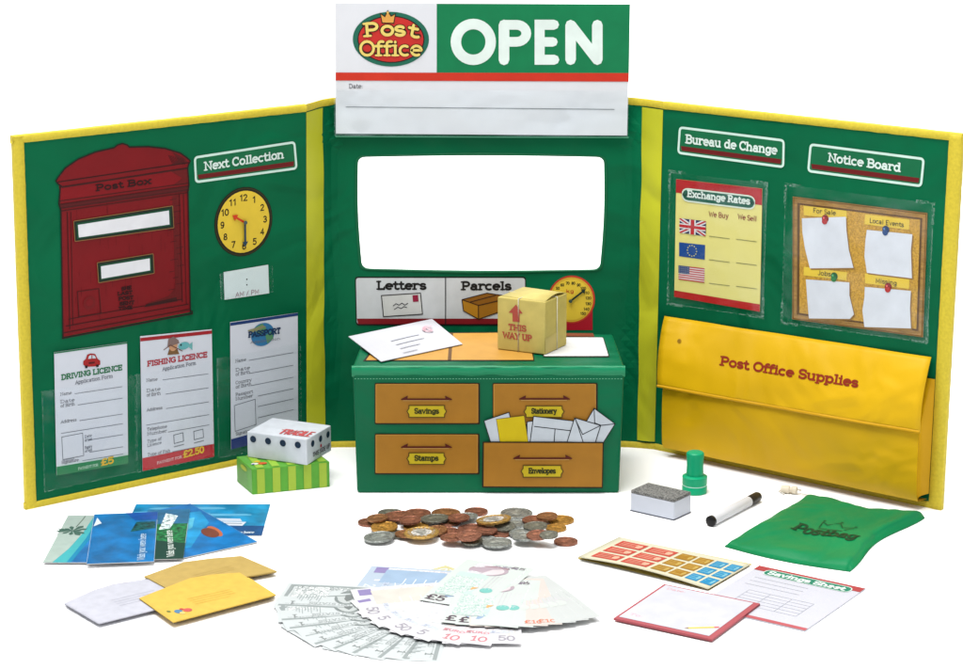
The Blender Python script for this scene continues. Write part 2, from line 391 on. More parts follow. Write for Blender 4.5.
def wing(surf, W, flip):
    T = .0022; A0, A1 = (.0024, W) if flip == 0 else (0, W - .0012)
    v = [surf.pt(a, b, n_) for n_ in (0, -T) for a, b in ((0, 0), (W, 0), (W, BH), (0, BH))]
    # front face as a grid for soft fabric relief
    vs = []; fs = []; nx, ny = 34, 38
    for j in range(ny + 1):
        for i in range(nx + 1):
            a = A0 + (A1 - A0) * i / nx; b = BH * j / ny
            vs.append(surf.pt(a, b, 0))
    for j in range(ny):
        for i in range(nx):
            k = j * (nx + 1) + i; fs.append((k, k + 1, k + nx + 2, k + nx + 1))
    o = len(vs); vs += [surf.pt(a, b, -T) for a, b in ((A0, 0), (A1, 0), (A1, BH), (A0, BH))]; fs.append((o + 3, o + 2, o + 1, o))
    mobj('wing_panel', vs, fs, M_CLOTH, None, stand, smooth=False)

def tape(surf, path, width, th, name, m, parent, side=1, wob=.00018, close=False, step=.004):
    """rounded binding strip swept along a path on a surface; wraps the board edge"""
    P = [Vector(p) for p in path]; S = []
    for i in range(len(P) - 1):
        k = max(1, int((P[i + 1] - P[i]).length / step))
        S += [P[i].lerp(P[i + 1], j / k) for j in range(k)]
    S.append(P[-1]); vs = []; fs = []
    prof = [(0, -.003), (.0, .0008), (.0006, .0014), (width * .5, .0017), (width - .0006, .0013), (width, .0006), (width, -.003)]
    for i, p in enumerate(S):
        d = (S[min(i + 1, len(S) - 1)] - S[max(i - 1, 0)]).normalized(); nn = Vector((-d.y, d.x)) * side
        for j, (a, h) in enumerate(prof):
            w_ = noise.noise(Vector((p.x * 140, p.y * 140, a * 900 + 7))) * wob * 2
            q = p + nn * (a + (w_ * .7 if j in (0, 1, 2, 4, 5) else 0)) - nn * .0012
            vs.append(surf.pt(q.x, q.y, h * th + (w_ * .6 if 0 < j < 6 else 0)))
    n = len(prof)
    for i in range(len(S) - 1):
        for j in range(n):
            k = i * n + j; k2 = i * n + (j + 1) % n
            fs.append((k, k2, k2 + n, k + n) if side < 0 else (k2, k, k + n, k2 + n))
    fs.append(tuple(range(n))); fs.append(tuple(range(len(vs) - n, len(vs)))[::-1])
    return mobj(name, vs, fs, m, None, parent, smooth=True)

TW = .0066
wing(LW, LWID, 0); wing(RW, RWID, 1)
tape(LW, [(0, 0), (LWID, 0)], TW, 1, 'edge_binding', M_TAPE, stand, 1)
tape(LW, [(0, BH), (LWID, BH)], TW, 1, 'edge_binding', M_TAPE, stand, -1)
tape(LW, [(.0022, .0), (.0022, BH)], .0095, 1.15, 'edge_binding', M_TAPE, stand, -1)
tape(RW, [(0, 0), (RWID, 0)], TW, 1, 'edge_binding', M_TAPE, stand, 1)
tape(RW, [(0, BH), (RWID, BH)], TW, 1, 'edge_binding', M_TAPE, stand, -1)
tape(RW, [(RWID - .001, 0), (RWID - .001, BH)], .012, 1.15, 'edge_binding', M_TAPE, stand, 1)
tape(CS, [(-.1605, 0), (.1605, 0)], TW, 1, 'edge_binding', M_TAPE, stand, 1)
tape(CS, [(-.1605, BH), (.1605, BH)], TW, 1, 'edge_binding', M_TAPE, stand, -1)

# centre panel with the window opening
def centre_panel():
    bm = bmesh.new()
    hole_px = []
    c4 = [(357.5, 157), (604.5, 157), (600.5, 270), (361.5, 269)]
    c4 = [Vector(p) for p in c4]
    for i in range(4):
        p = c4[i]; pr = c4[i - 1]; nx = c4[(i + 1) % 4]
        a = (pr - p).normalized() * 8; b = (nx - p).normalized() * 8
        for t in (0, .2, .4, .6, .8, 1): hole_px.append(p + a * (1 - t) ** 2 + b * t ** 2)
        s0 = p + b; e0 = nx + (p - nx).normalized() * 8
        for t in range(1, 12):
            q = s0.lerp(e0, t / 12); bul = 1.6 * math.sin(math.pi * t / 12)
            nrm = Vector((b.y, -b.x)).normalized(); hole_px.append(q + nrm * bul)
    hole = [CP.P(*p) for p in hole_px]
    outer = []
    A = .1605
    for t in range(40): outer.append((-A + 2 * A * t / 40, 0))
    for t in range(30): outer.append((A, BH * t / 30))
    for t in range(40): outer.append((A - 2 * A * t / 40, BH))
    for t in range(30): outer.append((-A, BH - BH * t / 30))
    def loop(pts):
        vs = [bm.verts.new((x, y, 0)) for x, y in pts]
        return [bm.edges.new((vs[i - 1], vs[i])) for i in range(len(vs))]
    es = loop(outer) + loop(hole)
    bmesh.ops.triangle_fill(bm, use_beauty=True, use_dissolve=False, edges=es)
    for it in range(5):
        le = [e for e in bm.edges if e.calc_length() > .012 and not e.is_boundary]
        if not le: break
        bmesh.ops.subdivide_edges(bm, edges=le, cuts=1)
        bmesh.ops.triangulate(bm, faces=bm.faces[:])
        bmesh.ops.beautify_fill(bm, faces=bm.faces[:], edges=[e for e in bm.edges if not e.is_boundary])
    bm.verts.ensure_lookup_table(); bm.normal_update()
    V = [v.co.copy() for v in bm.verts]; Fc = []
    for f in bm.faces:
        idx = [v.index for v in f.verts]
        if f.normal.z < 0: idx = idx[::-1]
        Fc.append(tuple(idx))
    bm.verts.index_update()
    nV = len(V)
    vs = [CS.pt(p.x, p.y, 0) for p in V] + [CS.pt(p.x, p.y, -.0022) for p in V]
    fs = Fc + [tuple(nV + k for k in f[::-1]) for f in Fc]
    for e in bm.edges:
        if e.is_boundary:
            a, b = e.verts[0].index, e.verts[1].index
            fs.append((a, b, nV + b, nV + a))
    bm.free()
    o = mobj('centre_panel', vs, fs, M_CLOTH, None, stand)
    me = o.data; bm = bmesh.new(); bm.from_mesh(me); bmesh.ops.recalc_face_normals(bm, faces=bm.faces[:]); bm.to_mesh(me); bm.free()
    # stitched rim of the opening
    vs = []; fs = []; n = len(hole)
    for i, p in enumerate(hole):
        c = Vector((.0002, .216)); d = (Vector(p) - c).normalized()
        for a, h in ((0, -.0045), (-.0002, .0006), (.001, .0013), (.0024, .0006)): q = Vector(p) + d * a; vs.append(CS.pt(q.x, q.y, h))
    for i in range(n):
        for j in range(3): k = i * 4 + j; k2 = ((i + 1) % n) * 4 + j; fs.append((k, k2, k2 + 1, k + 1))
    mobj('window_rim', vs, fs, mat((0, 104, 64), .5, 'cloth'), None, stand, smooth=True)
centre_panel()

# hinge strips
def hinge(side):
    vs = []; fs = []; ny = 60; nx = 6
    for j in range(ny + 1):
        b = .0072 + (BH - .0135) * j / ny
        for i in range(nx + 1):
            wv = .0012 * noise.noise(Vector((b * 22, side * 3, 0)))
            a = side * (.1600 - (.0166 + wv) * i / nx)
            h = .0007 + .0022 * math.sin(math.pi * i / nx) * (.75 + .5 * noise.noise(Vector((b * 35, side, i * .1))))
            vs.append(CS.pt(a, b, h))
    for j in range(ny):
        for i in range(nx):
            k = j * (nx + 1) + i; q = (k, k + 1, k + nx + 2, k + nx + 1); fs.append(q if side < 0 else q[::-1])
    mobj('hinge_strip', vs, fs, M_STRIP, None, stand, smooth=True)
hinge(-1); hinge(1)

# ---------------------------------------------------------------- left wing prints
RED1 = (128, 0, 12); RED2 = (118, 8, 14); WHITE = (232, 244, 240)
A = Art(LW)
body = [(57, 205), (56, 180), (62, 174), (186, 153), (189, 152.5), (190.5, 312), (191, 314), (62, 338), (61, 334)]
A.poly([(60, 203), (58.5, 178), (187.5, 160), (190.5, 312), (62.5, 337)], RED1, 0)
dome = [(55.5, 181), (58, 177), (65, 168), (78, 159), (95, 152), (114, 147.6), (117, 145), (122, 143.4), (127, 145), (129, 147), (148, 146.6), (165, 148.5), (180, 153), (187, 158), (190, 161), (188, 165), (187.5, 168), (62, 187), (58, 184)]
A.poly(dome, (126, 0, 12), 1)
A.line(dome, 1.5, DARK, 3, closed=True)
A.poly([(60, 187), (187, 168), (187.5, 185), (60.5, 203)], (134, 0, 14), 1)
A.line([(57.5, 182), (189, 162.5)], 1.0, (44, 2, 6), 3)
A.line([(60, 187), (187, 168.2)], 1.2, (60, 6, 8), 3)
for k, (a, b) in enumerate(((199, 181), (202.5, 184), (206, 187.5), (209, 190.5))):
    A.line([(59.5 + k * .4, a + 2), (188.5 - k * .3, b + 2)], .9, (70, 8, 8), 3)
A.poly([(59.5, 204), (188.5, 186), (188.8, 191), (60, 209)], (92, 12, 16), 2)
A.line([(60, 187), (58.5, 204), (60.5, 210), (62.5, 337)], 1.5, DARK, 4)
A.line([(187.2, 167), (188.5, 185), (187.5, 191), (190, 312)], 1.5, DARK, 4)
A.line([(61.5, 338.2), (191.8, 313.5), (191.5, 310.5)], 1.6, DARK, 4)
A.line([(62, 333), (190, 309)], .9, (60, 6, 8), 3)
A.line([(65.5, 326), (188, 304)], .8, (48, 2, 6), 3); A.line([(68, 319), (182, 299)], .7, (48, 2, 6), 3)
A.line([(67, 212), (69.5, 329)], .8, (48, 2, 6), 3); A.line([(70.5, 212), (72.5, 325)], .6, (48, 2, 6), 3)
A.line([(179, 194), (182, 302)], .8, (48, 2, 6), 3); A.line([(183, 193), (186, 304)], .6, (48, 2, 6), 3)
A.poly([(172, 196), (178, 195), (181, 300), (150, 306), (147, 303), (168, 296), (175, 288)], (104, 8, 12), 1)
A.poly([(172, 152), (184, 158), (187, 162), (170, 165), (178, 160)], (92, 8, 12), 2)
A.poly([(170, 171), (187, 169), (187, 184), (172, 186), (182, 178)], (105, 8, 12), 2)
A.poly([(146, 304), (176, 297), (177, 301), (144, 307)], (60, 10, 8), 2)
rh = random.Random(3)
for k in range(46):
    x = 74 + rh.random() * 108; y = 196 + rh.random() * 112 - (x - 120) * .16; L_ = 4 + rh.random() * 9
    A.line([(x, y), (x + .3, y + L_)], .35, (104, 0, 10), 1.6)
for k in range(16):
    x = 166 + rh.random() * 12; y = 200 + k * 6; A.line([(x, y), (x + 5 + 4 * rh.random(), y - 1.2)], .5, (62, 0, 8), 1.7)
for k in range(10): A.line([(168 + k * 1.6, 155 + k * .4), (172 + k * 1.4, 163 + k * .2)], .5, (62, 0, 8), 2.4)
A.text('Post Box', (95.5, 191.5), (151, 184), 7.2, (40, 2, 6), 5, .2)
A.line([(77, 291.5), (98.5, 288.5), (100.5, 313), (78.5, 316.5), (77, 291.5)], .8, (70, 6, 8), 4)
A.bell(83, 95, 296, 309, (118, 8, 14), 4); A.bell(85.5, 92.5, 299, 306, RED1, 5)
for k, (x0, x1) in enumerate(((121, 131), (117, 132), (118, 133), (119, 134), (118, 132))):
    yy = 289 + k * 5.0; A.text(('SHE', 'LAST', 'POST', 'SENT', 'TIME')[k], (x0, yy + 1.6), (x1, yy), 3.9, (40, 2, 6), 5, .24)
# slots
def slot(q, out):
    A.rrect(out, .0008, (28, 40, 26), 6)
    A.rrect(out, .0008, (148, 110, 62), 7, line=.0006)
    A.poly(q, (6, 78, 50), 8)
slot([(75.5, 223), (169.5, 208.4), (170.5, 225.6), (76.5, 238.8)], [(73, 221), (172, 205.6), (173.2, 227.6), (74.4, 241.2)])
slot([(99, 264.5), (150, 256.3), (150.8, 271.2), (100, 280)], [(96.5, 262.5), (152.5, 253.5), (153.6, 273), (98, 282.6)])
A.build('post_box_print', stand)
A = Art(LW, base=.0016)
for q in ([(77, 224.6), (168, 210.2), (168.6, 224.2), (78, 237.2)], [(100, 266), (148.8, 258), (149.2, 270), (100.6, 278.4)]):
    A.poly(q, (240, 241, 246), 0)
A.build('letter_slot', stand)
# next collection sign
def plaque(A, q, txt, a, b, cap):
    A.rrect(q, .0032, (0, 110, 68), 1)
    A.rrect(q, .0032, (214, 244, 232), 2, line=.0021)
    tl, tr, br, bl = [Vector(p) for p in q]
    def I(x, y): t = tl.lerp(tr, x); bb = bl.lerp(br, x); p = t.lerp(bb, y); return (p.x, p.y)
    A.poly([I(.02, .72), I(.98, .72), I(.975, .9), I(.03, .9)], (112, 16, 18), 1.5)
    A.text(txt, a, b, cap, (226, 246, 238), 4, .19)
A = Art(LW); plaque(A, [(194.5, 157.5), (294, 142.2), (296.2, 168.3), (195.7, 182)], 'Next Collection', (204, 171), (283.5, 158.5), 9.4); A.build('sign_print', stand)
# clock
A = Art(LW); A.bell(214.2, 272.6, 187, 256.5, (20, 22, 14), 0); A.bell(215.2, 271.6, 188, 255.5, (60, 60, 16), 1, 40); A.bell(215.8, 271, 188.8, 254.7, (30, 26, 14), 1.5, 40)
A.bell(217.5, 269.3, 190.8, 252.8, (240, 206, 62), 2, 40)
cc = Vector(A.c((243.5, 222))); rr = (Vector(A.c((243.5, 190.8))) - cc).length
for h in range(1, 13):
    a = R(90 - 30 * h); t = str(h); p = cc + Vector((math.cos(a), math.sin(a))) * rr * .78
    ch = .0062; wd = ch * .62 * len(t)
    A._text(t, p - Vector((wd / 2, ch / 2)), Vector((1, 0)), Vector((0, 1)), ch, wd, (40, 30, 14), 3, .17, False)
clk = A.build('clock_face', stand)
def hand(pl, c, ang, ln, w, col, head, n0, name, par):
    d = Vector((math.cos(ang), math.sin(ang))); nn = Vector((-d.y, d.x)); c = Vector(c)
    pts = [c - d * w - nn * w, c - d * w + nn * w, c + d * (ln - head * 1.6) + nn * w, c + d * (ln - head * 1.6) + nn * head, c + d * ln, c + d * (ln - head * 1.6) - nn * head, c + d * (ln - head * 1.6) - nn * w]
    return sheet(pl, [(p.x, p.y) for p in pts], .0006, name, mat(col, .35, 'plastic'), par, n0, metres=True)
hand(LW, cc, R(148), rr * .52, .0009, (216, 58, 16), .003, .0016, 'hour_hand', clk)
hand(LW, cc, R(-90), rr * .78, .0008, (28, 62, 84), .0028, .0024, 'minute_hand', clk)
def rivet(pl, c, r, n0, par, col=(70, 90, 90)):
    pts = [(c[0] + r * math.cos(t * math.pi / 6), c[1] + r * math.sin(t * math.pi / 6)) for t in range(12)]
    bevel(sheet(pl, pts, .0012, 'rivet', mat(col, .3, 'plastic'), par, n0, metres=True), .0004)
rivet(LW, cc, .0018, .0028, clk)

# ---------------------------------------------------------------- clear pockets (parts of the board)
def pocket(surf, q, h, name='clear_pocket', seam=True, corners=()):
    Q = [surf.P(*p) for p in q]
    vs = []; fs = []; nx = ny = 10
    for j in range(ny + 1):
        for i in range(nx + 1):
            t = Vector(Q[0]).lerp(Vector(Q[1]), i / nx); b_ = Vector(Q[3]).lerp(Vector(Q[2]), i / nx); p = t.lerp(b_, j / ny)
            e = math.sin(math.pi * i / nx) ** .5; hh = .0008 + h * (e if 0 < i < nx else 0) * (1 if j < ny else .2)
            vs.append(surf.pt(p.x, p.y, hh))
    for j in range(ny):
        for i in range(nx): k = j * (nx + 1) + i; fs.append((k, k + nx + 1, k + nx + 2, k + 1))
    o = mobj(name, vs, fs, M_CLEAR, None, stand, smooth=True)
    if seam:
        A = Art(surf, base=.0022); A.px = False
        A._ribbon([Q[0], Q[3], Q[2], Q[1]], .0009, M_SEAM, 0, cap=False)
        for i in corners:
            p = Vector(Q[i]); c = (Vector(Q[0]) + Vector(Q[2])) / 2; d = Vector((1 if c.x > p.x else -1, 1 if c.y > p.y else -1))
            A._ribbon([(p.x, p.y + d.y * .018), (p.x, p.y), (p.x + d.x * .016, p.y)], .0028, M_SEAM, 1, cap=False)
        A.build('welded_seam', o)
    return o
pocket(LW, [(41, 391), (134, 374), (134.5, 471), (43.5, 491)], .0028)
pocket(LW, [(135.5, 374), (211, 360), (212, 457), (136, 471.5)], .0028)
pocket(LW, [(216, 358), (299, 342), (300, 442), (217.5, 457)], .0028)
pocket(LW, [(219, 273.5), (271, 265.5), (271.5, 291), (220, 299)], .0026)

# ---------------------------------------------------------------- forms in the pockets
def form(q, label, z0=.0009):
    o = sheet(LW, q, .0003, 'application_form', mat(PAPER, .6, 'paper'), None, z0); tag(o, label, 'form'); return o
GR = (120, 124, 134)
def q_map(q):
    tl, tr, br, bl = [Vector(p) for p in q]
    return lambda x, y: (lambda p: (p.x, p.y))(tl.lerp(tr, x).lerp(bl.lerp(br, x), y))
def form_lines(A, I, rows, col=GR):
    for (lab, y, x0, x1, xt) in rows:
        if lab:
            parts = lab.split('\n')
            for k, t in enumerate(parts):
                yy = y - .034 * (len(parts) - 1 - k)
                A.text(t, I(.07, yy), I(.07 + xt, yy), 3.4, (120, 120, 126), 1, .13)
        A.line([I(x0, y), I(x1, y)], .55, GR, 1)
# driving
q = [(53.5, 352), (126.3, 341.8), (127.5, 463), (56, 475)]
o = form(q, 'driving licence form with a red car and a green £5 strip, leftmost pocket')
I = q_map(q); A = Art(LW, base=.00125)
A.poly([I(0, .0), I(1, 0), I(1, .012), I(0, .012)], (40, 120, 80), 1)
A.poly([I(0, .93), I(1, .93), I(1, 1), I(0, 1)], (52, 140, 86), 1)
A.poly([I(0, .915), I(1, .915), I(1, .932), I(0, .932)], (220, 235, 235), 0)
A.text('DRIVING LICENCE', I(.09, .235), I(.93, .225), 6.0, (22, 120, 70), 2, .2)
A.text('Application Form', I(.28, .285), I(.8, .275), 4.0, GR, 2, .13)
A.text('PAYMENT FOR', I(.3, .985), I(.58, .98), 2.8, (190, 225, 200), 2, .16); A.text('£5', I(.62, .985), I(.8, .978), 7.4, (232, 190, 40), 3, .22)
cp = Vector(I(.51, .11))
def CR(pts, col, l): A.poly([(cp.x + x, cp.y + y) for x, y in pts], col, l)
CR([(-8.5, 4), (-8.5, .5), (-6, -1.5), (-4.5, -6), (-1, -7.2), (3.5, -6.6), (6, -1.8), (8.5, 0), (8.6, 4), (5, 5.6), (-5, 6.2)], (176, 34, 34), 3)
CR([(-3.6, -1.8), (-2.8, -5), (-.3, -5.6), (-.3, -2.2)], (210, 225, 235), 4); CR([(.6, -2.3), (.6, -5.6), (3, -5), (4.2, -2.3)], (210, 225, 235), 4)
CR([(-7, 5), (-4.2, 4.6), (-4.2, 7.4), (-6.5, 7.6)], (40, 20, 20), 4); CR([(4.2, 4), (7, 3.6), (7, 6), (4.5, 6.4)], (40, 20, 20), 4); CR([(-3, 1.6), (3, .8), (3, 2.6), (-3, 3.4)], (90, 10, 14), 4)
form_lines(A, I, [('Name', .36, .27, .93, .16), ('Date\nof Birth', .455, .31, .93, .2), ('Address', .585, .33, .93, .22), (None, .665, .07, .93, 0), (None, .755, .46, .93, 0), (None, .855, .46, .93, 0), ('Signature', .915, .36, .93, .24)])
A.line([I(.08, .695), I(.37, .69), I(.38, .875), I(.09, .88)], .6, GR, 1, closed=True)
for t, y in (('Date', .735), ('of test', .765), ('Expiry', .825), ('of test', .853)): A.text(t, I(.4, y), I(.5, y - .005), 3, GR, 1, .12)
A.text('Photo', I(.1, .898), I(.25, .893), 2.6, GR, 1, .12)
A.build('form_print', o)
# fishing
q = [(139.5, 336), (211, 329), (213.5, 456), (142, 470.5)]
o = form(q, 'fishing licence form with a red £2.50 strip, middle pocket of the left panel')
I = q_map(q); A = Art(LW, base=.00125)
A.poly([I(0, .012), I(1, .008), I(1, .035), I(0, .038)], (170, 36, 44), 1)
A.poly([I(0, .905), I(1, .9), I(1, 1), I(0, 1)], (196, 52, 58), 1)
A.text('FISHING LICENCE', I(.09, .232), I(.93, .215), 6.0, (186, 40, 56), 2, .2)
A.text('Application Form', I(.3, .278), I(.77, .262), 4.0, GR, 2, .13)
A.text('PAYMENT FOR', I(.2, .972), I(.55, .962), 2.8, (235, 200, 200), 2, .16); A.text('£2.50', I(.57, .965), I(.86, .955), 7.6, (236, 190, 60), 3, .22)
cp = Vector(I(.5, .1))
A.bell(cp.x - 7.5, cp.x + 1, cp.y - 6, cp.y + 5, (214, 160, 120), 3); CR([(-9, 1), (-8, -7), (-3, -9.5), (2, -6), (3, -3)], (140, 116, 110), 4)
CR([(-7, 3), (1, 3), (3, 8), (-9, 9)], (130, 96, 60), 2.5); A.bell(cp.x + 2, cp.x + 13, cp.y - 4, cp.y + 3.5, (108, 186, 190), 3); CR([(11, 0), (16, -4), (16, 4)], (120, 190, 190), 3)
A.line([(cp.x - 13, cp.y + 4), (cp.x - 6, cp.y - 1), (cp.x + 6, cp.y + 5)], .8, (110, 70, 60), 5)
A.bell(cp.x + 3.6, cp.x + 5.4, cp.y - 2, cp.y, (30, 40, 50), 4)
form_lines(A, I, [('Name', .345, .3, .94, .16), ('Date\nof Birth', .455, .34, .94, .2), ('Address', .565, .34, .94, .22), (None, .665, .06, .94, 0), ('Telephone\nNumber', .745, .36, .94, .28), ('Type of Fish', .9, .42, .94, .32)])
A.text('Type of', I(.07, .8), I(.27, .795), 3.2, GR, 1, .13); A.text('Licence', I(.07, .83), I(.27, .825), 3.2, GR, 1, .13)
for x in (.44, .72): A.line([I(x, .775), I(x + .13, .77), I(x + .135, .835), I(x + .005, .84)], .7, GR, 1, closed=True); A.line([I(x, .865), I(x + .14, .86)], 1, (150, 154, 160), 1)
A.build('form_print', o)
# passport
q = [(229.5, 322), (297, 312.5), (297.5, 432), (230.5, 449)]
o = form(q, 'passport application form with a blue globe, standing in the pocket beside the yellow hinge')
I = q_map(q); A = Art(LW, base=.00125)
A.poly([I(0, .004), I(1, 0), I(1, .024), I(0, .028)], (36, 64, 120), 1)
A.poly([I(0, .92), I(1, .9), I(1, 1), I(0, 1)], (38, 60, 128), 1)
cp = Vector(I(.5, .145))
A.bell(cp.x - 13, cp.x + 10, cp.y - 12.5, cp.y + 10.5, (58, 128, 178), 2)
A.poly([(cp.x - 9, cp.y - 8), (cp.x - 2, cp.y - 12), (cp.x + 2, cp.y - 7), (cp.x - 3, cp.y - 1), (cp.x - 8, cp.y - 3)], (106, 160, 106), 3)
A.poly([(cp.x + 1, cp.y), (cp.x + 8, cp.y - 5), (cp.x + 9, cp.y + 3), (cp.x + 3, cp.y + 8)], (96, 156, 110), 3)
A.poly([(cp.x - 17, cp.y - 5), (cp.x - 2, cp.y - 10), (cp.x + 2, cp.y - 9), (cp.x - 12, cp.y - 3)], (150, 150, 110), 4)
A.text('PASSPORT', (cp.x - 16, cp.y + 2.5), (cp.x + 16, cp.y - 1.8), 6.6, (30, 58, 96), 5, .22)
A.text('Application', (cp.x - 14, cp.y + 8), (cp.x + 16, cp.y + 4), 2.6, GR, 5, .14)
form_lines(A, I, [('Name', .325, .27, .93, .16), ('Date\nof Birth', .43, .27, .93, .22), ('Country\nof Birth', .53, .3, .93, .24), ('Passport\nNumber', .625, .4, .93, .26), (None, .71, .4, .93, 0), (None, .8, .4, .93, 0), ('Signature', .9, .38, .93, .24)])
A.line([I(.05, .66), I(.36, .645), I(.37, .85), I(.06, .865)], .6, GR, 1, closed=True)
A.build('form_print', o)
# AM/PM card
q = [(223, 272), (267.5, 264.5), (268.5, 293), (224, 299.5)]
o = sheet(LW, q, .0003, 'time_card', mat((222, 236, 236), .5, 'paper'), None, .0009); tag(o, 'small white time card with a colon and AM / PM under the clock', 'card')
A = Art(LW, base=.00125); A.dot((246, 279), .0007, (40, 40, 40), 1); A.dot((246, 284.5), .0007, (40, 40, 40), 1)
A.text('AM / PM', (234.5, 297), (258.5, 293.6), 5.0, (150, 70, 100), 1, .1, False); A.build('card_print', o)

# ---------------------------------------------------------------- centre panel prints
A = Art(CP)
q = [(356, 278), (525, 278), (525, 324), (357, 324)]
A.rrect([(354.8, 276.6), (526, 276.6), (526, 325.6), (356, 325.6)], .003, (16, 20, 14), 0)
A.rrect(q, .0026, (212, 216, 218), 1)
A.poly([(357, 318.5), (525, 318.5), (525, 324), (358, 324)], (134, 16, 26), 2)
A.line([(445.6, 277), (445.6, 325)], 1, (20, 20, 20), 3)
A.text('Letters', (377, 290), (426.5, 290), 9.6, (24, 22, 20), 3, .215)
A.text('Parcels', (461.5, 290.5), (511.5, 290.5), 9.6, (24, 22, 20), 3, .215)
e = [(381.5, 295.5), (420.5, 293), (422.5, 314), (383.5, 316.5)]
A.poly(e, (214, 216, 212), 3); A.line(e, .9, (40, 34, 30), 4, closed=True)
A.poly([(412.5, 295.2), (418, 294.8), (418.6, 301.4), (413, 301.8)], (150, 24, 60), 5)
A.line([(393, 306), (396, 303.5), (399, 305), (402, 303), (405, 305), (408, 303)], .7, (30, 30, 40), 5)
A.line([(394, 309.5), (398, 307), (401, 308.5), (404, 306.5), (407, 307.5)], .7, (30, 30, 40), 5)
A.poly([(462, 299.5), (487, 293), (512, 297), (512, 309), (478, 319), (463.5, 310.5)], (168, 112, 20), 3)
A.poly([(463, 299.5), (487, 293), (510, 296.5), (478.5, 305.5)], (150, 96, 18), 4)
A.poly([(462.6, 300), (478.3, 305.5), (478.6, 318.5), (464, 310.8)], (190, 132, 24), 4)
for l in ([(462, 299.5), (487, 293), (512, 296.8)], [(478.4, 319), (478.4, 305.3), (512, 297.5)], [(462, 299.5), (478.4, 305.3)], [(462, 299.5), (463.5, 310.7), (478.6, 319), (510, 308)], [(470, 302), (496, 295)]): A.line(l, .9, (60, 34, 10), 5)
A.build('counter_sign_print', stand)
# scale dial
A = Art(CP)
A.poly([(563, 308), (592.5, 308), (592.5, 330), (563, 330)], (180, 20, 40), 0)
A.bell(548, 595, 275.5, 323.5, (206, 60, 40), 1, 40); A.bell(549.5, 593.2, 277.2, 322, (226, 180, 52), 2, 40); A.bell(551.5, 591.2, 279, 320, (240, 206, 60), 3, 40)
c0 = Vector(CP.P(570.4, 300.8)); r0 = (Vector(CP.P(570.4, 279)) - c0).length
for k in range(16):
    a = R(-90 + 360 / 16 * (k + .5) if k else -90); 
    a = R(225 - k * 18)
    p = c0 + Vector((math.cos(a), math.sin(a))) * r0 * .82; ch = .0028; t = str((k * 10) % 160 or 0); wd = ch * .6 * len(t)
    A._text(t, p - Vector((wd / 2, ch / 2)), Vector((1, 0)), Vector((0, 1)), ch, wd, (60, 60, 20), 4, .2, False)
A.text('kg', (566, 293), (574, 293), 4, (190, 60, 30), 4, .16, False)
dial = A.build('scale_dial', stand)
hand(CP, c0, R(38), r0 * .86, .0008, (26, 50, 34), .0022, .0016, 'dial_pointer', dial)
rivet(CP, c0, .0017, .0024, dial, (60, 80, 70))
A = Art(CP, base=.0016)
A.line([(334, 136.5), (629, 137.5)], 1.2, (96, 190, 150), 1)
A.build('pocket_seam', stand)

# ---------------------------------------------------------------- OPEN sign
SP = Plane((0, 2.034, 0), (1, 0, 0), (0, 0, 1)).off(0)
q = [(335, 3), (630, 4.5), (627, 135.5), (336, 133.5)]
sign = sheet(SP, q, .0008, 'open_sign', mat((232, 234, 240), .4, 'paper'), None, 0); tag(sign, 'large sign reading OPEN with an oval post office badge, above the window', 'sign')
S2 = SP.off(.0008); I = q_map(q)
A = Art(S2, base=.0002)
A.poly([(436.8, 4), (630, 4.5), (628.9, 73.2), (436.8, 72.6)], (2, 128, 78), 1)
A.poly([(335.6, 72.6), (628.9, 73.2), (628.7, 81.8), (335.6, 80.6)], (214, 52, 30), 1.5)
A.text('Date:', (349, 88.5), (363, 88.5), 4.6, (90, 90, 96), 1, .12)
A.line([(346, 107), (614.5, 109.5)], .8, (140, 146, 150), 1)
W1 = (236, 250, 244)
def stroke(pts, w=10.4): A._ribbon([A.c(p) for p in pts], w * A.unit((500, 50)), W1, 3)
stroke(arc(473.3, 42, 17.4, -17.9, 0, 360, 36))
stroke([(504, 60), (504, 25)], 10.6); A.k += 1; stroke([(504.5, 24.9), (514, 24.9)] + arc(516.5, 33.4, 9.8, -8.5, 90, -90, 12) + [(504.5, 41.9)], 9.6)
stroke([(554, 24.8), (539.6, 24.8), (539.6, 59.8), (554.3, 59.8)], 10); stroke([(540, 42), (553, 42)], 9.4)
stroke([(570.6, 59.8), (570.6, 25.2)], 10.6); stroke([(571, 25.6), (597, 59.2)], 10.6); stroke([(597.3, 59.8), (597.3, 25.2)], 10.6)
A.build('sign_lettering', sign)
A = Art(S2, base=.0002)
A.bell(352.8, 429, 12, 66.8, (30, 108, 86), 1, 48); A.bell(357.5, 424.5, 15.8, 63, (36, 20, 14), 2, 48); A.bell(358.6, 423.4, 16.8, 62, (206, 46, 40), 3, 48)
cr = [(382.5, 22.5), (381, 14.5), (385, 17.5), (387.8, 12), (391, 17), (394.8, 14.8), (393.4, 22.8)]
A.line(cr, 2.2, (60, 30, 16), 4, closed=True); A.poly(cr, (232, 168, 80), 5); A.dot((387.8, 12.6), .0011, (236, 190, 100), 6)
def logo(txt, a, b, cap):
    A.text(txt, a, b, cap, (56, 22, 10), 6, .32); A.text(txt, a, b, cap, (242, 216, 116), 9, .21)
A.text('P', (364.6, 37.6), (379.6, 36.6), 15.2, (56, 22, 10), 6, .32); A.text('P', (364.6, 37.6), (379.6, 36.6), 15.2, (242, 216, 116), 9, .19)
A.text('o', (380.3, 36.5), (394.7, 36.5), 16, (56, 22, 10), 6, .32); A.text('o', (380.3, 36.5), (394.7, 36.5), 16, (242, 216, 116), 9, .19)
A.text('s', (394, 36.8), (406, 36.8), 16, (56, 22, 10), 6, .32); A.text('s', (394, 36.8), (406, 36.8), 16, (242, 216, 116), 9, .19)
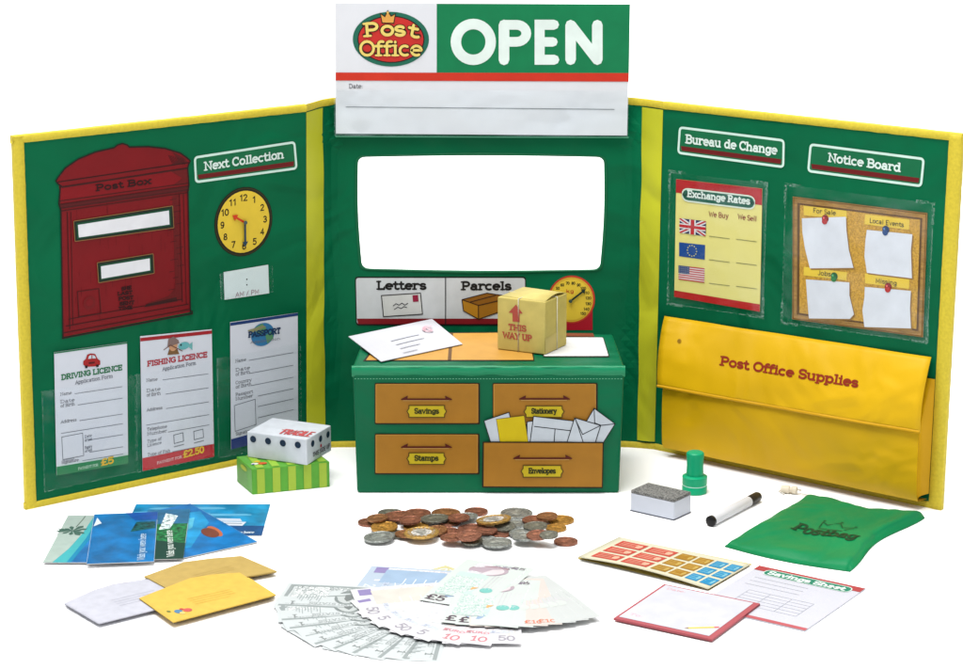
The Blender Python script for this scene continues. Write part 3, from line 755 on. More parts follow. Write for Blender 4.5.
A.text('t', (406.5, 36.6), (418, 39), 15, (56, 22, 10), 6, .32); A.text('t', (406.5, 36.6), (418, 39), 15, (242, 216, 116), 9, .19)
A.text('Office', (359.5, 56.6), (422.5, 56.6), 16.5, (56, 22, 10), 6, .27); A.text('Office', (359.5, 56.6), (422.5, 56.6), 16.5, (242, 216, 116), 9, .16)
A.build('badge_print', sign)
# sign pocket on the board
o = sheet(SP.off(.0025), [(334, 90), (629, 91), (628, 137), (334.5, 136)], .0002, 'clear_pocket', M_CLEAR, stand)

# ---------------------------------------------------------------- right wing
A = Art(RW); plaque(A, [(680.2, 127.5), (784, 140.5), (783.5, 167), (678.6, 152.8)], 'Bureau de Change', (686, 143.5), (777.5, 155), 9.6); A.build('sign_print', stand)
A = Art(RW); plaque(A, [(811, 144.5), (924, 159), (921.2, 186), (808.6, 171)], 'Notice Board', (828.5, 162), (901, 172.4), 9.6); A.build('sign_print', stand)
pocket(RW, [(671, 171), (768, 183), (764, 317), (669, 303)], .0028, corners=(0, 1, 2, 3))
pocket(RW, [(787, 184), (935, 203), (928, 342), (783, 322)], .0028, corners=(0, 1, 2, 3))
q = [(677, 179), (763, 188.5), (760.5, 311.5), (675, 296.5)]
o = sheet(RW, q, .0003, 'exchange_rate_card', mat((238, 228, 138), .6, 'paper'), None, .0009); tag(o, 'yellow exchange rates card with three flags and red top and bottom bands', 'card')
I = q_map(q); A = Art(RW, base=.00125)
A.poly([I(0, 0), I(1, 0), I(1, .135), I(0, .115)], (182, 30, 34), 1); A.poly([I(0, .945), I(1, .94), I(1, 1), I(0, 1)], (190, 28, 28), 1)
pl = [(683, 188), (756, 196.5), (755.8, 209.3), (682.8, 200.2)]
A.rrect(pl, .0068, (14, 96, 74), 2); A.rrect(pl, .0068, (220, 236, 220), 3, line=.0013)
A.text('Exchange Rates', (688.3, 197), (751, 204.8), 7.6, (228, 244, 236), 4, .2)
A.text('We Buy', (709.6, 216.5), (729.5, 218.5), 5.6, (150, 60, 40), 2, .14, False); A.text('We Sell', (738.5, 219), (757.5, 221.5), 5.6, (150, 60, 40), 2, .14, False)
for y in (236, 259.5, 283): A.line([(710, y), (730.5, y + 2.6)], .7, (150, 150, 90), 2); A.line([(737, y + 3), (757.5, y + 5.6)], .7, (150, 150, 90), 2)
# union flag
q1 = [(680.5, 218), (707, 221), (706.5, 236), (680.5, 232.5)]; J = q_map(q1)
A.poly(q1, (40, 44, 92), 2)
def cliprib(J, a, b, w, col, layer):
    # diagonal band clipped to the unit square (corner to corner)
    (x0, y0), (x1, y1) = a, b; s_ = 1 if (x1 - x0) * (y1 - y0) > 0 else -1
    if s_ > 0: pts = [(x0, y0), (x0 + w, y0), (x1, y1 - w), (x1, y1), (x1 - w, y1), (x0, y0 + w)]
    else: pts = [(x0, y0), (x0, y0 - w), (x1 - w, y1), (x1, y1), (x1, y1 + w), (x0 + w, y0)]
    A.poly([J(*p) for p in pts], col, layer)
cliprib(J, (0, 0), (1, 1), .16, (236, 236, 240), 3); cliprib(J, (0, 1), (1, 0), .16, (236, 236, 240), 3.4)
cliprib(J, (0, 0), (1, 1), .06, (200, 40, 50), 4); cliprib(J, (0, 1), (1, 0), .06, (200, 40, 50), 4.4)
A.poly([J(.38, 0), J(.62, 0), J(.62, 1), J(.38, 1)], (238, 238, 240), 5); A.poly([J(0, .33), J(1, .33), J(1, .67), J(0, .67)], (238, 238, 240), 5.3)
A.poly([J(.43, 0), J(.57, 0), J(.57, 1), J(.43, 1)], (200, 36, 46), 6); A.poly([J(0, .4), J(1, .4), J(1, .6), J(0, .6)], (200, 36, 46), 6.3)
q1 = [(680, 242), (706, 244.8), (705.6, 259.5), (680, 256)]; J = q_map(q1); A.poly(q1, (20, 74, 150), 2)
cc2 = Vector(A.c(J(.5, .5))); r2 = .0048
for k in range(12): a = R(30 * k); A.ell((cc2.x + r2 * math.cos(a), cc2.y + r2 * math.sin(a)), .00065, .00065, (226, 224, 120), 3, 5)
q1 = [(679.5, 265), (705.5, 268), (705.2, 282.6), (679.5, 279.2)]; J = q_map(q1); A.poly(q1, (240, 236, 236), 2)
for k in range(0, 13, 2): A.poly([J(0, k / 13), J(1, k / 13), J(1, (k + 1) / 13), J(0, (k + 1) / 13)], (206, 66, 76), 3)
A.poly([J(0, 0), J(.42, 0), J(.42, 7 / 13), J(0, 7 / 13)], (66, 84, 130), 4)
for a_ in range(5):
    for b_ in range(4): A.dot(J(.05 + a_ * .08, .07 + b_ * .13), .0003, (210, 215, 225), 5)
A.build('card_print', o)
# notice board card
q = [(793.5, 196.5), (928, 213), (923.5, 337), (793, 319)]
o = sheet(RW, q, .0003, 'notice_card', mat((172, 130, 66), .6, 'wood'), None, .0009); tag(o, 'cork notice board card with four pinned blank notes headed For Sale, Local Events, Jobs, Missing', 'card')
A = Art(RW, base=.00125)
I = q_map(q)
A.poly([I(.035, .045), I(.965, .045), I(.965, .955), I(.035, .955)], (104, 70, 30), 1)
A.poly([I(.055, .06), I(.95, .06), I(.95, .94), I(.055, .94)], mat((208, 160, 62), .8, 'cork'), 2)
A.line([I(.008, .008), I(.992, .008), I(.992, .992), I(.008, .992)], .8, (120, 82, 34), 2, closed=True)
NY = (238, 204, 70); PW = (228, 232, 242)
A.poly([(804.5, 205.5), (847.5, 210.5), (848, 219), (804.8, 215)], NY, 4); A.poly([(866, 214), (910.5, 219.5), (910, 229.5), (865.5, 224)], NY, 4)
A.poly([(805, 266.5), (848, 272), (847.5, 280), (804.5, 275)], NY, 4); A.poly([(866, 273), (910.5, 278.5), (910, 288.5), (866, 283)], NY, 4)
A.text('For Sale', (814, 212.5), (837, 215.2), 5, (50, 60, 50), 7, .12, False); A.text('Local Events', (870.5, 222.5), (905, 227), 5, (50, 60, 50), 7, .12, False)
A.text('Jobs', (819, 274.8), (832, 276.2), 5, (50, 60, 50), 7, .12, False); A.text('Missing', (876.5, 282.5), (898, 285.2), 5, (50, 60, 50), 7, .12, False)
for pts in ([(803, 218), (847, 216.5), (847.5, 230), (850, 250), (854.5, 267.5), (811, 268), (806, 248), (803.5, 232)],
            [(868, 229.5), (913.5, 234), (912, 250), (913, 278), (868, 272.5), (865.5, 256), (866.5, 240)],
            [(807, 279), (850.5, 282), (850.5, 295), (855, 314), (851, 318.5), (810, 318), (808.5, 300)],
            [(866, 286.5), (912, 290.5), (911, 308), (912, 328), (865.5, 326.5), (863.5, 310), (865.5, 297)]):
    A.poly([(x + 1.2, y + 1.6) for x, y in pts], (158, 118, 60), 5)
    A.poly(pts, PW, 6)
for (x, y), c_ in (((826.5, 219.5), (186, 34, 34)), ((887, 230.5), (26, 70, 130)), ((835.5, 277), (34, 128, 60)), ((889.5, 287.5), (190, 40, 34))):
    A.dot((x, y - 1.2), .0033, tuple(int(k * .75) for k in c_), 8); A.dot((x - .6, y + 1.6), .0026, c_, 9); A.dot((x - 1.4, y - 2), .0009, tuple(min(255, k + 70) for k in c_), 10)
A.build('card_print', o)

# supplies pouch
def grid_obj(name, fn, nx, ny, m, parent, smooth=True, flip=False):
    vs = [fn(i / nx, j / ny) for j in range(ny + 1) for i in range(nx + 1)]; fs = []
    for j in range(ny):
        for i in range(nx):
            k = j * (nx + 1) + i; q = (k, k + 1, k + nx + 2, k + nx + 1); fs.append(q[::-1] if flip else q)
    return mobj(name, vs, fs, m, None, parent, smooth=smooth)
D = .020
bl = RW.P(660.5, 443.5, D); br = RW.P(915.5, 495.5, D); tl = RW.P(663, 380, D); tr = RW.P(919, 425, D)
hb = .0085
bl = (bl[0], hb); br = (br[0], hb)
backR = RW.P(928.5, 490)[0]; backL = bl[0] + .004
def pouch_front(x, y):
    a = bl[0] * (1 - x) + br[0] * x; a2 = tl[0] * (1 - x) + tr[0] * x; a = a * (1 - y) + a2 * y; b = hb + y * .104
    n_ = D * (.86 + .14 * math.sin(math.pi * y)) * (1 - .9 * max(0, (y - .5) / .5) ** 1.6) + .003 * math.sin(math.pi * x) * math.sin(math.pi * y) + .0016 * noise.noise(Vector((x * 4, y * 3, 1)))
    if y < .04: n_ -= .002
    return RW.pt(a, b, n_)
pch = grid_obj('supplies_pouch', pouch_front, 40, 20, M_YCLOTH, stand)
def gus(side):
    def fn(x, y):
        f = pouch_front(side, y); bk = RW.pt((backR if side else backL) + (.001 if side else 0), hb + y * .104 + (.004 if side else 0) * (1 - y), .0012)
        p = f.lerp(bk, x); fold = math.sin(math.pi * x) * .0035 * (1 if side else -1)
        return p - RW.u * fold
    return fn
grid_obj('gusset', gus(1), 8, 16, mat((222, 170, 8), .55, 'cloth'), pch)
grid_obj('gusset', gus(0), 8, 16, mat((222, 170, 8), .55, 'cloth'), pch, flip=True)
grid_obj('pouch_base', lambda x, y: pouch_front(x, 0).lerp(RW.pt(backL * (1 - x) + backR * x, hb - .001, .001), y), 30, 4, mat((190, 136, 20), .55, 'cloth'), pch, flip=True)
ftl = RW.P(664.5, 316, .003); ftr = RW.P(931, 357, .003); fbl = RW.P(657.5, 387, .024); fbr = RW.P(919.5, 433.5, .024)
def flap(x, y, th=0):
    t = Vector(ftl).lerp(Vector(ftr), x); b = Vector(fbl).lerp(Vector(fbr), x); p = t.lerp(b, y)
    n_ = .003 + .021 * (1 - max(0, 1 - y) ** 1.8) + .0016 * noise.noise(Vector((x * 5, y * 2.5, 4))) + .0014 * math.sin(math.pi * x) * y
    n_ += th
    return RW.pt(p.x, p.y, n_)
fl = grid_obj('pouch_flap', flap, 40, 16, M_YCLOTH, stand, flip=True)
so = fl.modifiers.new('thick', 'SOLIDIFY'); so.thickness = .0012; so.offset = -1
vs = []; fs = []                                   # stitched hem along the flap edge
for i in range(61):
    x = i / 60
    for y, h in ((.962, .0001), (.968, .0006), (.99, .0008), (1.003, .0001)): vs.append(flap(x, y, h))
for i in range(60):
    for j in range(3): k = i * 4 + j; fs.append((k, k + 4, k + 5, k + 1)[::-1])
mobj('flap_hem', vs, fs, mat((226, 170, 14), .5, 'cloth'), None, fl, smooth=True)
class FlapS:
    def P(s, U, V):
        x = y = .5
        for _ in range(14):
            w = flap(x, y); r = w - CAM
            def pr(w):
                d = w - CAM; z = d.y * math.cos(PITCH) - d.z * math.sin(PITCH); yy = d.y * math.sin(PITCH) + d.z * math.cos(PITCH)
                return Vector((481.5 + F * d.x / z, 334.5 - F * yy / z))
            e = Vector((U, V)) - pr(w); h = .01
            dx = (pr(flap(x + h, y)) - pr(w)) / h; dy = (pr(flap(x, y + h)) - pr(w)) / h
            det = dx.x * dy.y - dx.y * dy.x
            x += (e.x * dy.y - e.y * dy.x) / det; y += (dx.x * e.y - dx.y * e.x) / det
        return (x * FX, -y * FY)
    def pt(s, a, b, n=0): return flap(a / FX, -b / FY, n)
FX = RWID * .93; FY = .071
A = Art(FlapS(), base=.0003, step=.00006)
A.text('Post Office Supplies', (720, 365.5), (858, 388), 10.2, (148, 44, 18), 2, .21)
A.build('flap_lettering', fl)
A = Art(FlapS(), base=.0004); A.dot((679.5, 341), .0022, (176, 128, 14), 0); A.dot((679.3, 340.6), .0014, (150, 112, 20), 1); A.build('snap_fastener', fl)

# ================================================================ COUNTER BOX
zt = .1136; yf = 1.8803
counter = thing('drawer_counter', (.0057, 1.93, 0), 'green box counter with four orange drawer fronts, in front of the centre panel', 'toy counter')
b4 = [Vector((-.1074, yf, 0)), Vector((.1187, yf, 0)), Vector((.1175, 1.99, 0)), Vector((-.1035, 1.99, 0))]
t4 = [Vector((-.1098, yf - .001, zt)), Vector((.1216, yf - .001, zt)), Vector((.118, 1.99, zt)), Vector((-.1045, 1.99, zt))]
def box_soft():
    vs, fs = hull8(b4, t4)
    o = mobj('counter_body', vs, fs, mat((0, 110, 72), .42, 'cloth', .14), None, counter)
    bevel(o, .0022, 3)
box_soft()
FP = Plane((0, yf, 0), (1, 0, 0), (0, -.001, zt)); FP.O += FP.n * .0001
TP = Plane((0, 1.88, zt), (1, 0, 0), (0, 1, 0))
# welt along the top front edge
def welt():
    vs = []; fs = []; n = 90
    for i in range(n + 1):
        x = -.1105 + .2328 * i / n
        w = .00022 * noise.noise(Vector((x * 60, 0, 0)))
        for k in range(7):
            a = R(-40 + 215 * k / 6); r = .0028
            vs.append(Vector((x, yf - .0006 + w - r * math.sin(a) * .75 + .0012, zt - .0048 + w + r * math.cos(a) * 1.75)))
    for i in range(n):
        for k in range(6): q = i * 7 + k; fs.append((q, q + 1, q + 8, q + 7))
    mobj('top_hem', vs, fs, mat((10, 146, 98), .35, 'cloth', .3), None, counter, smooth=True)
    A = Art(Plane((0, yf - .0022, 0), (1, 0, 0), (0, 0, 1)), base=.0002); A.px = False
    x = -.108
    while x < .119: A._ribbon([(x, zt - .0106), (x + .0014, zt - .0106)], .0005, (120, 196, 160), 1, cap=False); x += .0026
    A.build('hem_stitching', counter)
welt()
OR = (176, 122, 34); ORL = (196, 142, 52)
def brass(A, x0, x1, y0, y1, txt, ink=(56, 58, 14)):
    m = (y0 + y1) / 2
    out = [(x0 + 2, y0), (x1 - 2, y0), (x1 - 2, m - 3), (x1, m), (x1 - 2, m + 3), (x1 - 2, y1), (x0 + 2, y1), (x0 + 2, m + 3), (x0, m), (x0 + 2, m - 3)]
    A.poly(out, (208, 186, 30), 3); A.line(out, .9, (96, 72, 10), 4, closed=True)
    A.text(txt, (x0 + 7.5, y1 - 3.4), (x1 - 7.5, y1 - 3.4), 6.0, ink, 5, .2)
def pull(A, x0, x1, y):
    c = (88, 22, 8)
    A.poly([(x0, y), (x0 + 7, y - 3.5), (x0 + 6.5, y - .6), (x1 - 6.5, y - .6), (x1 - 7, y - 3.5), (x1, y), (x1, y + 1), (x0, y + 1)], c, 4)
    A.line([(x0 + 2, y + 1.6), (x1 - 3, y + 1.6)], .6, (206, 160, 90), 3)
def drawer(q, name, px, py, bx, by, txt, lay=0):
    A = Art(FP, base=.0005 + lay * .001)
    A.rrect([(q[0] - .8, q[1] - .8), (q[2] + 1.6, q[1] - .8), (q[2] + 1.6, q[3] + 1.4), (q[0] - .8, q[3] + 1.4)], .0012, (40, 30, 10), 0)
    A.rrect([(q[0], q[1]), (q[2], q[1]), (q[2], q[3]), (q[0], q[3])], .001, OR, 1)
    A.line([(q[0] + .8, q[3] - .8), (q[0] + .8, q[1] + .8), (q[2] - .6, q[1] + .8), (q[2] - .6, q[3] - .8)], .5, (210, 156, 70), 2)
    d = A.build('drawer_front', counter)
    B = Art(FP, base=.0009 + lay * .001); pull(B, px, px + 51, py); B.build('handle', d)
    B = Art(FP, base=.0009 + lay * .001); brass(B, *bx, *by, txt); B.build('label_plate', d)
drawer((375.5, 383.6, 478.3, 422.8), 'savings', 401, 398.6, (407, 446.5), (405, 416.8), 'Savings')
drawer((375.5, 434.2, 478, 472.8), 'stamps', 401, 446.4, (407, 446), (452.4, 463.8), 'Stamps')
drawer((493.3, 383.6, 596, 424), 'stationery', 519, 398.2, (524, 564), (405.5, 416.8), 'Stationery')
A = Art(FP, base=.0022)
EW = (208, 218, 228); K = (30, 34, 40)
def env(pts, lines, l, col=EW):
    A.poly(pts, col, l); A.line(pts, .8, K, l + .5, closed=True)
    for s_ in lines: A.line(s_, .8, K, l + .6)
env([(484, 420), (509, 411.5), (516, 441), (490.5, 441)], [], 0)
env([(586, 421), (594, 407.5), (615, 423), (603, 442), (576, 442)], [[(594, 407.5), (594.5, 422), (601, 424.5), (615, 423)]], 0)
env([(527, 421), (534, 420), (534, 441), (527, 441)], [], 0)
env([(496.5, 418.5), (524, 415), (528, 441), (500, 441)], [], 1, (220, 196, 10))
env([(533.5, 415.5), (576, 420.5), (572, 441), (530, 441)], [[(534, 425.5), (572, 430)], [(555, 428), (554, 441)]], 1)
env([(574.5, 417), (600.5, 424.5), (595, 442), (567, 441)], [[(574.5, 417), (582.5, 433.5), (600.5, 424.5)], [(575, 417), (583, 441)]], 2)
A.build('envelope_print', counter)
A = Art(FP, base=.0032)
A.rrect([(482.5, 440.4), (603.6, 440.8), (602.6, 487), (482, 486.4)], .0008, (40, 30, 10), 0)
A.poly([(484, 441.6), (602.4, 442), (601.6, 485.6), (483.6, 485)], OR, 1)
d = A.build('drawer_front', counter)
B = Art(FP, base=.0036); pull(B, 513, 572, 456.6); B.build('handle', d)
B = Art(FP, base=.0036); brass(B, 521, 563, 464, 475.6, 'Envelopes'); B.build('label_plate', d)
# top print
A = Art(TP, base=.0004)
A.poly([(363, 361.5), (384, 333.6), (530, 332), (534.5, 361.3)], (40, 30, 14), 0)
A.poly([(366, 360.6), (385.5, 334.4), (528.5, 333), (533.2, 360.4)], (214, 160, 72), 1)
A.line([(449.5, 360.6), (451.5, 333.5)], .9, (110, 74, 30), 2)
A.rrect([(543, 337.4), (603.6, 337.8), (609.6, 357.6), (543, 357.4)], .002, (60, 60, 50), 1)
A.rrect([(544, 338), (602.8, 338.2), (608.4, 356.6), (544, 356.8)], .002, (246, 246, 248), 2)
A.poly([(561, 333.6), (593, 333.8), (594.5, 337.2), (561.5, 336.8)], (130, 62, 40), 1)
A.build('worktop_print', counter)

# ================================================================ helper: placed flat items
class Local(Plane):
    """horizontal plane fixed to an item"""
    pass
def fit(q, z):
    P = [g(*p, z) for p in q]
    if len(P) == 3: P.append(P[0] + P[2] - P[1])
    c = sum(P, Vector()) / 4
    e1 = (P[1] - P[0] + P[2] - P[3]); w = ((P[1] - P[0]).length + (P[2] - P[3]).length) / 2
    h = ((P[0] - P[3]).length + (P[1] - P[2]).length) / 2
    u = e1.normalized(); v = Vector((-u.y, u.x, 0))
    return c, u, v, w, h
def flat_item(name, q, z, th, m, label, cat, group=None, metres=None, bulge=0.0, outline=None, curl=0.0):
    """thin rigid sheet lying on something; q = TL TR BR BL pixels (3 are enough); returns object, print plane (origin TL... centre)"""
    c, u, v, w, h = fit(q, z)
    if metres: w, h = metres
    pts = outline or [(-w / 2, -h / 2), (w / 2, -h / 2), (w / 2, h / 2), (-w / 2, h / 2)]
    pl = Plane(c, u, v)
    n = len(pts)
    vs = [pl.pt(a, b, 0) for a, b in pts] + [pl.pt(a, b, th) for a, b in pts]
    fs = [tuple(range(n))[::-1], tuple(range(n, 2 * n))] + [(i, (i + 1) % n, n + (i + 1) % n, n + i) for i in range(n)]
    o = mobj(name, vs, fs, m, None, None)
    tag(o, label, cat, group)
    return o, pl.off(th), w, h
def mk(pl, base=.00008, step=.00004):
    A = Art(pl, step=step, base=base); A.px = False; return A

# ================================================================ ON THE COUNTER
# letter: slightly lifted at the left, overhanging the counter edge
def letter():
    z = zt + .0012
    P = [g(348.5, 337, z + .003), g(432, 319.5, z + .003), g(462.5, 344.5, z), g(381, 362, z)]
    n = 10; vs = []; fs = []
    for l in (0, 1):
        for j in range(n + 1):
            for i in range(n + 1):
                p = P[0].lerp(P[1], i / n).lerp(P[3].lerp(P[2], i / n), j / n)
                puff = .0022 * (math.sin(math.pi * i / n) * math.sin(math.pi * j / n)) ** .6 if 0 < i < n and 0 < j < n else 0
                vs.append(p + Vector((0, 0, .0006 * l + (puff if l else 0))))
    N2 = (n + 1) ** 2
    for j in range(n):
        for i in range(n):
            k = j * (n + 1) + i; q = (k, k + n + 1, k + n + 2, k + 1)
            fs.append(tuple(N2 + x for x in q)); fs.append(q[::-1])
    rim = [i for i in range(n)] + [n + j * (n + 1) for j in range(n)] + [n * (n + 1) + n - i for i in range(n)] + [(n - j) * (n + 1) for j in range(n)]
    for i in range(len(rim)): a, b = rim[i], rim[(i + 1) % len(rim)]; fs.append((a, b, N2 + b, N2 + a))
    o = mobj('letter', vs, fs, mat((214, 214, 222), .6, 'paper'), None, None, smooth=False)
    tag(o, 'white addressed letter with a faint red postmark on the green counter', 'letter')
    pl = Plane(P[3] + Vector((0, 0, .0034)), P[2] - P[3], P[0] - P[3]); A = Art(pl, base=0, step=.0001)
    for a, b in (((391, 340.5), (419, 334)), ((396, 344), (424, 337.4)), ((400, 347.4), (420, 342.8)), ((403, 351), (417, 347.8))): A.line([a, b], .55, (206, 208, 220), 1)
    A.px = True
    for r_, w_ in ((5.4, .55), (3.6, .5)):
        A.line([(428.3 + r_ * math.cos(t * .5), 328.8 + r_ * .55 * math.sin(t * .5)) for t in range(1, 12)], w_ * .8, (226, 176, 190), 2)
    A.line([(424, 327.5), (432, 330)], .6, (226, 176, 190), 3)
    A.build('postmark_print', o)
letter()

def carton(name, base, height, m, label, cat, z, top_scale=1.0, bev=.0008):
    """base: 3 ground points left, front, right -> parallelogram"""
    L, Fr, Rt = base; B = L + Rt - Fr
    b4 = [Fr, Rt, B, L]; up = Vector((0, 0, height)); t4 = [p + up for p in b4]
    t = thing(name, ((L + Rt) / 2).to_tuple(), label, cat)
    vs, fs = hull8(b4, t4); o = mobj('carton', vs, fs, m, None, t); bevel(o, bev, 2)
    left = Plane(L, Fr - L, (0, 0, 1)); right = Plane(Fr, Rt - Fr, (0, 0, 1)); top = Plane(Fr + up, Rt - Fr, B - Rt)
    return t, left, right, top, (Fr - L).length, (Rt - Fr).length, B
z = zt + .0009
ph = .0468
L, Fr, Rt = g(497.4, 349, z), g(544.8, 354.8, z), g(566.6, 344.8, z)
parcel, pL, pR, pT, wl, wr, B = carton('parcel_box', (L, Fr, Rt), ph, mat((216, 198, 112), .55, 'card'), 'small tied cardboard parcel marked THIS WAY UP on the green counter', 'parcel', z)
A = Art(pL, base=.0003)
RDP = (188, 84, 70)
A.px = True
A.poly([(516, 304.5), (523, 313.5), (519.6, 313.5), (519.8, 322), (512.8, 321.4), (512.6, 313), (508.8, 312.5)], RDP, 1)
A.text('THIS', (508.5, 330), (526.5, 332), 6.6, RDP, 1, .2); A.text('WAY UP', (503, 338), (532, 341.6), 6.8, RDP, 1, .2)
A.build('parcel_lettering', parcel)
A = Art(pR, base=.0003, step=.0001); A.px = False
A._poly([(0.0003, .0005), (wr * .6, .0005), (wr * .58, ph * .34), (0.0003, ph * .30)], (222, 202, 122), 0)
A.build('tape_strip', parcel)
# string
def bar(name, pts, r, m, parent, n=6):
    vs = []; fs = []
    P = [Vector(p) for p in pts]
    for i, p in enumerate(P):
        d = (P[min(i + 1, len(P) - 1)] - P[max(i - 1, 0)]).normalized(); a = d.cross(Vector((.3, .2, .9))).normalized(); b = d.cross(a)
        for k in range(n): t = 2 * math.pi * k / n; vs.append(p + a * r * math.cos(t) + b * r * math.sin(t))
    for i in range(len(P) - 1):
        for k in range(n): fs.append((i * n + k, i * n + (k + 1) % n, (i + 1) * n + (k + 1) % n, (i + 1) * n + k))
    fs.append(tuple(range(n))[::-1]); fs.append(tuple(range(len(vs) - n, len(vs))))
    return mobj(name, vs, fs, m, None, parent, smooth=True)
mS = mat((238, 232, 205), .7, 'tape')
e = .0004
a = pL.P(518.5, 330)[0]; pf = lambda h, n_: pL.pt(a, h, n_)
bk = (Rt - Fr)
b0 = pL.pt(a, 0, e); b1 = pL.pt(a, ph + e, e)
bar('string', [b0, b1, b1 + bk * 1.01, b0 + bk * 1.01], .00055, mS, parcel)
lv = L - Fr; m0 = pR.pt(wr * .53, 0, e); m1 = pR.pt(wr * .53, ph + e, e)
bar('string', [m0, m1, m1 + lv * 1.02, m0 + lv * 1.02], .00055, mS, parcel)
# raised top flap edge
tp = pT
A = Art(pT, base=.0003, step=.0001)
A.px = True
A.text('THIS WAY UP', (524, 297.5), (551, 296.5), 3.4, (210, 150, 110), 1, .16)
A.build('top_lettering', parcel)
fw = (Rt - Fr).length; fl_ = (L - Fr).length
vs = []; fs = []
for i in range(13):
    t = i / 12; lift = .0032 * math.sin(math.pi * t) 
    vs += [pT.pt(.0006 + fw * .98 * t, .0008, .0002 + lift), pT.pt(.0006 + fw * .98 * t, fl_ * .96, .0004)]
for i in range(12): k = 2 * i; fs.append((k, k + 2, k + 3, k + 1))
o = mobj('lid_flap', vs, fs, mat((226, 208, 124), .55, 'card'), None, parcel, smooth=True); so = o.modifiers.new('t', 'SOLIDIFY'); so.thickness = .0005

# ================================================================ SMALL CARTONS
L, Fr, Rt = g(237, 481.5), g(252.5, 494.8), g(330, 486.8)
hs = .0231
green, gL, gR, gT, wl, wr, B = carton('striped_carton', (L, Fr, Rt), hs, mat((98, 178, 60), .4, 'card'), 'small carton with light and dark green stripes under the spotted white carton', 'carton', 0)
A = Art(gR, base=.0003, step=.0001); A.px = False
nst = 10
for k in range(nst):
    if k % 2: continue
    x0 = wr * (k + .62) / nst; A._poly([(x0, .0004), (x0 + wr / nst * .98, .0004), (x0 + wr / nst * .98, hs - .0006), (x0, hs - .0006)], (176, 206, 70), 1)
A.build('stripe_print', green)
A = Art(gT, base=.0003, step=.0001); A.px = False
gd = (L - Fr).length
for k in range(nst):
    if k % 2: continue
    x0 = wr * (k + .62) / nst; A._poly([(x0, .0008), (x0 + wr / nst * .98, .0008), (x0 + wr / nst * .98, gd - .001), (x0, gd - .001)], (158, 204, 66), 1)
A.ell((.012, .012), .0042, .003, (220, 90, 40), 3); A.ell((.0055, .0125), .0032, .0026, (235, 235, 225), 3); A.ell((.009, .018), .003, .0018, (240, 200, 40), 4); A.ell((.025, .02), .0035, .002, (220, 90, 60), 3); A.ell((.004, .0115), .0012, .001, (40, 90, 170), 4)
A.build('picture_print', green)
A = Art(gL, base=.0003, step=.0001); A.px = False
gw = gL.P(252.5, 494.8)[0]
for k in range(8): A._ribbon([(gw * .15, hs * (.62 - k * .07)), (gw * (.62 + .2 * random.random()), hs * (.62 - k * .07))], .0004, (176, 214, 150), 1, cap=False)
A.ell((gw * .5, hs * .8), .008, .0022, (190, 206, 60), 1); A.build('small_print', green)
z = hs + .0005
L, Fr, Rt = g(247.5, 457, z), g(307, 465.3, z), g(331.5, 450.6, z)
hw = .0233
white, wL, wR, wT, wl, wr, B = carton('spotted_carton', (L, Fr, Rt), hw, mat((226, 232, 240), .4, 'card'), 'small white carton with a row of black dots, on top of the striped carton', 'carton', z)
A = Art(wL, base=.0003, step=.0001)
for x, y in ((253.3, 439), (268.2, 441), (283, 443), (298, 444.8)): A.dot((x, y), .0030, (28, 50, 74), 1)
A.build('dot_print', white)
A = Art(wR, base=.0003, step=.0001)
for x, y in ((312.4, 443.5), (320.2, 438.6), (327.6, 434.4)): A.dot((x, y), .0030, (28, 50, 74), 1)
A.dot((320.6, 445.6), .0016, (196, 50, 60), 1)
A.text('THIS SIDE UP', (312.5, 457.5), (329.5, 447.5), 4.8, (60, 40, 60), 1, .16, False)
A.build('side_print', white)
A = Art(wT, base=.0003, step=.0001); A.text('FRAGILE', (279, 434), (309, 437.2), 5, (206, 90, 92), 1, .13, False); A.line([(282, 429.8), (308, 432.8)], .5, (220, 150, 150), 1); A.build('top_lettering', white)

# ================================================================ ERASER, STAMPER, MARKER
he = .0182
L, Fr, Rt = g(630.3, 511), g(673.7, 520.8), g(690.8, 512.8)
er, eL, eR, eT, wl, wr, B = carton('board_eraser', (L, Fr, Rt), he - .0022, mat((214, 220, 232), .35, 'plastic'), 'white block board rubber with a speckled grey felt top', 'board rubber', 0)
b = [Fr, Rt, B, L]; cen = sum(b, Vector()) / 4
bb = [p + (cen - p) * .012 + Vector((0, 0, he - .0021)) for p in b]; tt = [p + Vector((0, 0, .0026)) for p in bb]
vs, fs = hull8(bb, tt); bevel(mobj('felt_pad', vs, fs, mat((112, 112, 110), .95, 'felt'), None, er), .0004)
bb = [cen + (p - cen) * 1.006 + Vector((0, 0, .0002)) for p in b]; tt = [p + Vector((0, 0, .001)) for p in bb]
vs, fs = hull8(bb, tt); mobj('base_plate', vs, fs, mat((84, 90, 104), .4, 'plastic'), None, er)

def lathe(name, c, prof, m, parent, n=40, local=False):
    vs = []; fs = []
    for r, h in prof:
        for k in range(n): t = 2 * math.pi * k / n; vs.append(Vector(c) + Vector((r * math.cos(t), r * math.sin(t), h)))
    for i in range(len(prof) - 1):
        for k in range(n): fs.append((i * n + k, i * n + (k + 1) % n, (i + 1) * n + (k + 1) % n, (i + 1) * n + k))
    fs.append(tuple(range(n))[::-1]); fs.append(tuple(range(len(vs) - n, len(vs))))
    o = mobj(name, vs, fs, m, None, parent, smooth=True, local=local)
    o.modifiers.new('s', 'EDGE_SPLIT').split_angle = R(35)
    return o
c = g(694.4, 492)
st = thing('rubber_stamp', c, 'small turquoise green plastic hand stamp beside the board rubber', 'hand stamp')
mg = mat((8, 176, 124), .35, 'plastic'); r = .0108
lathe('stamp_base', c, [(r * .96, 0), (r, .0006), (r, .0062), (r * .97, .0068)], mg, st)
lathe('rim_line', c, [(r * .985, .0068), (r * .985, .0076)], mat((180, 232, 214), .35, 'plastic'), st)
